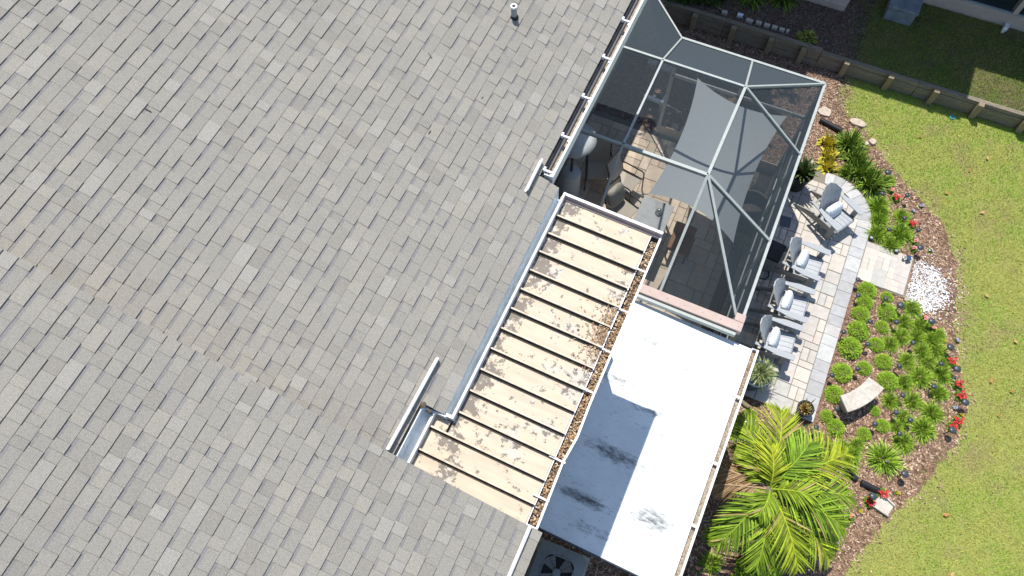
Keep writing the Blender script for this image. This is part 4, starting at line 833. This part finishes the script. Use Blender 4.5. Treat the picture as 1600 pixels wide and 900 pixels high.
# gravel patch, splash block, logs, pipes, stones
GP = [(4.67, 9.56), (4.94, 9.71), (5.34, 9.42), (5.5, 9.05), (5.3, 8.62), (5.05, 8.48), (4.7, 8.64)]
def gsamp(n):
    x = rng.uniform(4.4, 5.9, n); y = rng.uniform(8.1, 10.0, n); w_ = .04 + .14 * (rng.uniform(0, 1, n) < .35); k = inpoly(x + rng.normal(0, 1, n) * w_, y + rng.normal(0, 1, n) * w_, GP) & (x > 4.68); return x[k], y[k]
x, y = gsamp(11000); n = len(x); s_ = rng.uniform(.010, .022, n); z = rng.uniform(.0, .012, n); V = np.zeros((n, 6, 3)); 
for i, d in enumerate(((1, 0, 0), (0, 1, 0), (-1, 0, 0), (0, -1, 0), (0, 0, .7), (0, 0, -.7))): V[:, i] = np.c_[x + d[0] * s_ * rng.uniform(.7, 1.3, n), y + d[1] * s_ * rng.uniform(.7, 1.3, n), z + d[2] * s_]
tri = np.array([(0, 1, 4), (1, 2, 4), (2, 3, 4), (3, 0, 4), (1, 0, 5), (2, 1, 5), (3, 2, 5), (0, 3, 5)])
F = (np.arange(n)[:, None, None] * 6 + tri[None]).reshape(-1, 3); C = np.where(rng.uniform(0, 1, (n, 1)) < .2, np.array((.26, .22, .19)), np.array((.88, .88, .88))) * rng.uniform(.85, 1.1, (n, 1))
tag(mesh_np('white_gravel', V.reshape(-1, 3), F, 'gravel', np.repeat(C, 6, 0)), 'patch of white gravel at the end of the walkway', 'gravel', kind='stuff')
sp = tag(empty('splash_block', (5.2, 4.31, 0)), 'pale concrete splash block at the lower bed edge', 'splash block')
wp(MB().prism([(5.02, 4.20), (5.14, 4.48), (5.40, 4.36), (5.33, 4.13)], 0, .035), sp).build('trough', 'concrete', sp)
wp(MB().bar((5.02, 4.20, .05), (5.33, 4.13, .05), .03, .06).bar((5.14, 4.48, .05), (5.40, 4.36, .05), .03, .06), sp).build('rim', 'concrete', sp)
def log(a, b, rad, m, lb, cat):
    a, b = Vector(a), Vector(b); k = 14; pts = [a.lerp(b, i / k) for i in range(k + 1)]; tag(MB().tube(pts, [rad * (1 if i % 2 else .93) for i in range(k + 1)], 10).build('drain_pipe', m, smooth=True), lb, cat)
log((4.43, 4.62, .05), (4.66, 4.55, .05), .055, 'black', 'dark drain pipe piece by the palm fronds, left of the splash block', 'pipe')
log((4.74, 4.53, .05), (5.08, 4.51, .05), .06, 'black', 'dark drain pipe ending at the splash block', 'pipe')
log((1.85, 12.42, .06), (2.40, 12.30, .06), .065, 'black', 'black corrugated drain pipe above the yellow crotons', 'pipe')
log((2.02, 5.16, .05), (2.40, 5.05, .05), .05, 'trunk', 'brown pipe at the bottom edge of the patio by the big pot', 'pipe')
for i, (x, y, a, b, lb) in enumerate(((2.68, 12.72, .20, .12, 'flat tan stone above the dark shrubs, larger of the lawn stones'), (3.12, 12.32, .10, .09, 'tan stone on the lawn edge right of the dark shrubs'), (2.98, 12.22, .08, .07, 'small tan stone touching the dark shrubs'), (1.90, 12.72, .17, .16, 'flat tan stone slab against the enclosure corner'), (1.30, 13.35, .12, .10, 'rough tan rock below the timber wall post'), (.95, 13.45, .10, .08, 'rough tan rock left of the timber wall post'), (2.0, 11.2, .06, .05, 'small grey stone beside the lowest croton'))):
    r = random.Random(i); k = 9; poly = [(x + a * math.cos(t) * r.uniform(.75, 1.1), y + b * math.sin(t) * r.uniform(.75, 1.1)) for t in np.linspace(0, 6.283, k, endpoint=False)]
    tag(MB().prism(poly, -.01, .05).build('flat_stone', 'stone', bevel=.012), lb, 'stone')
# fallen leaves on the lawn
lf = []
for i, (x, y) in enumerate(((7.0, 7.5), (6.6, 7.55), (6.85, 6.9), (5.75, 11.4), (5.3, 12.4), (6.3, 4.6), (6.9, 8.6), (4.95, 11.6), (4.1, 12.9), (6.6, 3.6), (5.6, 12.9), (6.2, 9.4))):
    r = random.Random(i + 50); a = r.uniform(0, 6); s_ = r.uniform(.035, .06); d = Vector((math.cos(a), math.sin(a), 0)); e = Vector((-d.y, d.x, 0)); p = Vector((x, y, .045)); c = r.choice([(.45, .20, .07), (.5, .3, .14), (.4, .16, .06)])
    o = MB().add([p - d * s_, p - d * s_ * .3 + e * s_ * .55, p + d * s_ * .4 + e * s_ * .45, p + d * s_ * 1.1, p + d * s_ * .4 - e * s_ * .45, p - d * s_ * .3 - e * s_ * .55, p + Vector((0, 0, .012))], [(0, 1, 6), (1, 2, 6), (2, 3, 6), (3, 4, 6), (4, 5, 6), (5, 0, 6)], c)
    q = empty('tmp', (x, y, .045)); wp(o, q); bpy.data.objects.remove(q); lo = o.build('fallen_leaf', 'fur', None, loc=(x, y, .045)); tag(lo, None, 'leaf', 'fallen brown leaves on the lawn'); lf.append(lo)
rank_labels(lf, 'fallen brown lawn leaf', ['white gravel patch', 'curved concrete bench', 'concrete splash block', 'yellow croton', 'grey angled chair on the patio curve'])

# ---------------------------------------------------------------- palm
palm = tag(empty('palm', (2.84, 3.22, -.02)), 'yellow-green feather palm with one dead frond beside the white roof', 'palm tree')
MB().tube([(0, 0, 0), (.02, .02, .5), (.03, .05, 1.1), (.04, .08, 1.6)], [.14, .11, .085, .07], 12).build('trunk', 'trunk', palm, True)
def frond(az_, el_, L, seed, c0, c1, droop=.55, dead=False):
    r = random.Random(seed); mb = MB(); d = Vector((math.cos(az_) * math.cos(el_), math.sin(az_) * math.cos(el_), math.sin(el_))); side = d.cross(Vector((0, 0, 1))).normalized(); o = Vector((.04, .08, 1.55)); pts = []
    for i in range(13): t = i / 12; pts.append(o + d * L * t - Vector((0, 0, droop * L * t * t)))
    mb.tube(pts, [.016 * (1 - .8 * i / 12) + .003 for i in range(13)], 5, tuple(np.array(c1) * .9)); NL = 44; sp = []
    for i in range(NL):
        t = .14 + .86 * i / (NL - 1); p = o + d * L * t - Vector((0, 0, droop * L * t * t)); tang = (d - Vector((0, 0, 2 * droop * t))).normalized(); ll = L * .40 * math.sin(math.pi * min(1, .16 + .80 * t)) ** .7 * r.uniform(.85, 1.1)
        for s in (-1, 1):
            if r.random() < .08: continue
            dirn = side * s * (.95 - .45 * t) + tang * (.55 + .5 * t) + Vector((0, 0, .22 + r.uniform(-.3, .25) - (.5 if dead else 0))); f = r.random(); c = tuple(c0[k] * (1 - f) + c1[k] * f for k in range(3))
            if not dead and r.random() < .05: c = (.38, .27, .12)
            sp.append((p, dirn, ll, .027 * r.uniform(.8, 1.15), .25 + r.uniform(0, .45), c))
    q = leafset(sp, 'x'); return mb, q
FR = [(100, 38, 1.30), (72, 52, 1.15), (48, 28, 1.35), (20, 30, 1.40), (-4, 34, 1.35), (-26, 22, 1.35), (-52, 30, 1.3), (-80, 22, 1.25), (-112, 26, 1.25), (130, 32, 1.15), (146, 34, .9), (10, 58, 1.0), (60, 16, 1.25), (-15, 12, 1.3), (-65, 12, 1.2), (115, 60, .9), (-100, 56, .85)]
for k, (a, e, L) in enumerate(FR):
    yel = random.Random(k).random(); c0 = (.05 + .06 * yel, .11 + .05 * yel, .01); c1 = (.24 + .22 * yel, .42 + .10 * yel, .03)
    mb, q = frond(R_(a), R_(e), L * (1.34 if 40 < a < 135 else 1.13), 100 + k, c0, c1); f = mb.build('frond', 'leaf', palm); link('leaflets', q, 'leaf', f)
for k, (a, e, L) in enumerate(((176, 14, 1.1), (-164, 8, 1.0))):
    mb, q = frond(R_(a), R_(e), L, 200 + k, (.30, .17, .07), (.50, .36, .22), .6, True); f = mb.build('dead_frond', 'fur', palm); link('leaflets', q, 'fur', f); f['label'] = 'dry brown dead frond'

# ================================================================ AC UNIT
ac = tag(empty('air_conditioner', (.14, .62, 0), R_(3)), 'grey outdoor air conditioner with round fan in the shadow below the white roof', 'air conditioner')
def rrect(w, h, r_, k=5):
    out = []
    for cx0, cy0, a0 in ((w - r_, h - r_, 0), (-w + r_, h - r_, 90), (-w + r_, -h + r_, 180), (w - r_, -h + r_, 270)):
        out += [(cx0 + r_ * math.cos(R_(a0 + 90 * i / k)), cy0 + r_ * math.sin(R_(a0 + 90 * i / k))) for i in range(k + 1)]
    return out
MB().prism(rrect(.42, .42, .12), .05, .74).build('body', 'ac_grey', ac)
outer = rrect(.43, .43, .13); ring = [(.315 * math.cos(t), .315 * math.sin(t)) for t in [math.atan2(y, x) for x, y in outer]]; k = len(outer)
MB().add([(x, y, .76) for x, y in outer] + [(x, y, .80) for x, y in ring] + [(x, y, .74) for x, y in outer] + [(x, y, .742) for x, y in ring], [(i, (i + 1) % k, k + (i + 1) % k, k + i) for i in range(k)] + [(2 * k + i, 2 * k + (i + 1) % k, (i + 1) % k, i) for i in range(k)] + [(k + i, k + (i + 1) % k, 3 * k + (i + 1) % k, 3 * k + i) for i in range(k)]).build('top_panel', 'ac_grey', ac)
MB().lathe([(.316, .741), (.316, .744), (.01, .745)], n=28).build('fan_dark_disc', 'black', ac)  # black disc painted as the shaded inside of the fan opening
fn = MB().lathe([(.07, .775), (.07, .80), (.02, .805)], n=18).build('fan', 'ac_grey', ac)
for b in range(4):
    a0 = b * 1.571 + .5; P = [(.06 * math.cos(a0), .06 * math.sin(a0), .762), (.29 * math.cos(a0 - .1), .29 * math.sin(a0 - .1), .775), (.30 * math.cos(a0 + .45), .30 * math.sin(a0 + .45), .765), (.28 * math.cos(a0 + .8), .28 * math.sin(a0 + .8), .752), (.06 * math.cos(a0 + .9), .06 * math.sin(a0 + .9), .750)]
    MB().add(P + [(x, y, z - .006) for x, y, z in P], [tuple(range(5)), tuple(range(5, 10))[::-1]] + [(i, 5 + i, 5 + (i + 1) % 5, (i + 1) % 5) for i in range(5)]).build('fan_blade', 'taupe_plastic', fn)
gr = MB()
for rr_ in (.10, .15, .20, .25, .30): gr.tube([(rr_ * math.cos(t), rr_ * math.sin(t), .815) for t in np.linspace(0, 6.283, 33)], .0016, 4)
for a in range(8): gr.tube([(.07 * math.cos(a * .785), .07 * math.sin(a * .785), .812), (.33 * math.cos(a * .785), .33 * math.sin(a * .785), .812)], .003, 4)
gr.build('fan_guard', 'black', ac)
MB().prism(rrect(.5, .5, .03), 0, .05).build('pad', 'concrete', ac)

# ================================================================ TIMBER WALL AND NEIGHBOUR
tw_ = at('timber_retaining_wall', (1.5, 14.06, 0), 'weathered timber retaining wall with posts between the two yards', 'retaining wall')
def tp(mb, name, m, parent=None, **k): return wp(mb, tw_).build(name, m, parent or tw_, **k)
r = random.Random(4); x = -3.4
while x < 9.2:
    L_ = r.uniform(2.2, 2.6)
    for j in range(3):
        if j == 2 and x + L_ < 1.5 or j < 2 or True:
            dz = r.uniform(-.006, .006); zb = .0 + j * .172 ; top = zb + .164
            if j == 2: top = zb + (.164 if x < 1.2 else .10)
            tp(MB().box((x + L_ / 2, 14.06 + r.uniform(-.012, .012), (zb + top) / 2), (L_ - .008, .11, top - zb), Matrix.Rotation(r.uniform(-.006, .006), 3, 'Z')), 'plank', 'wood_old', bevel=.008)
    x += L_
for xp in (-2.7, -1.85, -.85, .10, .90, 1.95, 3.0, 4.05, 5.05, 6.1, 7.2):
    tp(MB().box((xp, 13.95, .235), (.125, .12, .49), Matrix.Rotation(R_(random.uniform(2, 5)), 3, 'X')), 'post', 'post_wood', bevel=.008)
nh = at('neighbour_house', (3, 18, .43), 'neighbouring house with tan base and screened wall at the top right', 'house')
def npt(mb, name, m, parent=None, **k): return wp(mb, nh).build(name, m, parent or nh, **k)
npt(MB().bb((3.0, 16.75, .40), (12, 24, 2.9)).bb((-12, 17.0, .40), (2.9, 26, 6.1)), 'wall', 'neigh')
npt(MB().bb((2.95, 16.58, .42), (12, 16.70, .78)), 'sill_wall', 'neigh', bevel=.01)
for x0, x1 in ((3.1, 5.05), (5.25, 7.2), (7.4, 9.4)): npt(MB().bb((x0, 16.68, .80), (x1, 16.72, 2.7)), 'window_screen', 'dark_glass')
for x0 in (3.0, 5.1, 7.25, 9.5): npt(MB().bb((x0, 16.60, .79), (x0 + .11, 16.74, 2.8)), 'post', 'neigh')
npt(MB().bb((2.95, 16.6, .785), (12, 16.66, .81)), 'sill', 'white_alu')
npt(MB().bb((3.2, 16.0, 3.15), (13, 25, 3.3)), 'lower_roof', 'deck')
npt(MB().bb((-.5, 15.95, 6.15), (3.15, 27, 6.35)).bb((-14, 15.45, 6.14), (-.51, 27, 6.35)), 'upper_roof', 'deck')
npt(MB().bb((5.10, 16.42, .42), (5.19, 16.57, .56)).bb((5.08, 16.34, .42), (5.14, 16.42, .50)), 'downspout', 'white_metal')
tag(MB().prism([(.2, 15.52), (1.46, 15.52), (1.52, 15.9), (1.52, 16.98), (.2, 16.98)], .40, .62).build('entry_slab', 'neigh', bevel=.02), 'pinkish concrete slab at the top edge of the raised bed', 'slab')
t = tag(empty('utility_box', (2.72, 16.0, .43)), 'dark grey utility box standing on the shaded neighbour lawn', 'utility box')
MB().bb((-.33, -.33, 0), (.33, .33, .36)).build('body', 'steel_box', t, bevel=.02); MB().bb((-.36, -.36, .36), (.36, .36, .44)).build('lid', 'steel_box', t, bevel=.02)
for i, (x, y, w) in enumerate(((-1.21, 14.3, .14), (-.83, 14.36, .14), (-.57, 14.28, .17), (-.34, 14.30, .14), (-.13, 14.30, .14), (.06, 14.31, .14), (.24, 14.31, .13), (.38, 14.32, .07))):
    tag(MB().box((x, y, .475), (w, .09, .09), Matrix.Rotation(random.uniform(-.1, .1), 3, 'Z')).build('edging_brick', ['concrete', 'flashing'][i == 1], bevel=.008), f'pale edging block behind the timber wall, {["first","second","third","fourth","fifth","sixth","seventh","eighth"][i]} from the left', 'brick', 'pale edging blocks behind the timber wall')
tag(MB().tube([(-1.65, 14.55, .47), (-1.45, 14.42, .48), (-1.3, 14.36, .47)], .022, 7).build('stick', 'post_wood'), 'bare stick pointing at the leftmost edging block', 'stick')
HB = [bush_mesh(120 + k, (.02, .05, .01), (.10, .18, .03), 520, .9, .10, .2) for k in range(2)]
for i, (x, y, s_, lb) in enumerate(((-2.45, 14.55, .55, 'dark green hedge shrub nearest the enclosure top corner'), (-1.75, 14.75, .5, 'dark green hedge shrub behind the bare stick'), (-2.1, 15.2, .6, 'dark green hedge shrub at the top edge of the picture'))):
    o = link('hedge_shrub', HB[i % 2], 'leaf', None, (x, y, .43)); o.scale = (s_, s_, s_ * 1.2); tag(o, lb, 'shrub')
for i, (x, y, lb) in enumerate(((-.75, 15.1, 'left green palmetto at the top edge behind the timber wall'), (-.05, 15.35, 'right green palmetto at the top edge behind the timber wall'))):
    o = link('palmetto', SM[i], 'leaf', None, (x, y, .43)); o.scale = (.4, .4, .5); tag(o, lb, 'plant')
o = link('wall_shrub', bush_mesh(130, (.12, .18, .03), (.36, .40, .08), 170, .8, .14, .24), 'leaf', None, (.86, 14.3, .43)); o.scale = (.27, .22, .26); tag(o, 'small yellow-green shrub growing at the timber wall top', 'shrub')
t = MB(); k = 24; t.tube([(4.66 + .045 * math.cos(a), 13.76 + .045 * math.sin(a), .012) for a in np.linspace(0, 6.283, k + 1)], .012, 8); tag(t.build('plastic_ring', 'ring', smooth=True), 'blue plastic ring lying in the wall shadow', 'ring')
# pale items seen through the far screens
for x, y, w, d, hh, lb in ((-2.36, 12.45, .22, .26, .18, 'pale concrete block beyond the far screen, left one'), (-2.03, 12.45, .30, .24, .10, 'pale concrete block beyond the far screen, right one'), (-1.22, 10.86, .15, .2, .06, 'left pale paver block at the far screen wall foot'), (-.98, 10.86, .15, .2, .06, 'right pale paver block at the far screen wall foot')):
    tag(MB().bb((x - w / 2, y - d / 2, 0), (x + w / 2, y + d / 2, hh)).build('concrete_block', 'concrete', bevel=.01), lb, 'block')
t = tag(empty('pump_stand', (-1.92, 11.2, 0), R_(-4)), 'white pipe frame with pump standing outside the far screen', 'pump')
MB().bb((-.24, -.05, .30), (.26, .03, .37)).build('rail', 'white_metal', t); MB().bb((.20, -.02, .30), (.27, .34, .36)).build('side_rail', 'white_metal', t)
for p in ((-.2, 0), (.22, 0), (.22, .3)): MB().bb((p[0] - .02, p[1] - .02, 0), (p[0] + .02, p[1] + .02, .31)).build('leg', 'white_metal', t)
MB().lathe([(.12, .05), (.13, .25), (.08, .3)], (0, .15, 0), 16).build('pump_body', 'black', t, True); MB().tube([(.27, .0, .33), (.75, -.05, .33)], .015, 8).build('outlet_pipe', 'white_metal', t)

# unseen tree added above the frame to darken the strip behind the enclosure
tr = tag(empty('shade_tree', (-2.9, 16.2, .43)), 'unseen leafy tree added behind the timber wall to shade the strip by the enclosure', 'tree')
MB().tube([(0, 0, 0), (.05, -.1, 2.5), (.1, -.3, 5), (.1, -.5, 7.5)], [.22, .18, .14, .06], 12).build('trunk', 'trunk', tr, True)
r = random.Random(77); lb_ = MB()
for k in range(7):
    a = k * .9; lb_.tube([(.1, -.3, 4.2 + k * .35), (.1 + math.cos(a) * .9, -.3 + math.sin(a) * .9, 5.0 + k * .35), (.1 + math.cos(a) * 1.8, -.3 + math.sin(a) * 1.8, 5.4 + k * .4)], [.08, .05, .02], 7)
lb_.build('limbs', 'trunk', tr, True)
n = 12000; cl = rng.normal(size=(110, 3)) * np.array((1.05, .8, .7)) + np.array((-.8, -.35, 6.8)); ci = rng.integers(0, 110, n); P = cl[ci] + rng.normal(size=(n, 3)) * .26
a = rng.normal(size=(n, 3)); a /= np.linalg.norm(a, axis=1)[:, None]; b = np.cross(a, rng.normal(size=(n, 3))); b /= np.linalg.norm(b, axis=1)[:, None]; L = rng.uniform(.12, .22, (n, 1)); V = np.stack([P - a * L, P + b * L * .5, P + a * L, P - b * L * .5], 1)
C = np.array((.06, .11, .02)) * (1 - rng.uniform(0, 1, (n, 1))) + np.array((.14, .22, .05)) * rng.uniform(0, 1, (n, 1))
mesh_np('crown', V.reshape(-1, 3), np.arange(n * 4).reshape(-1, 4), 'leaf', np.repeat(C, 4, 0), tr)
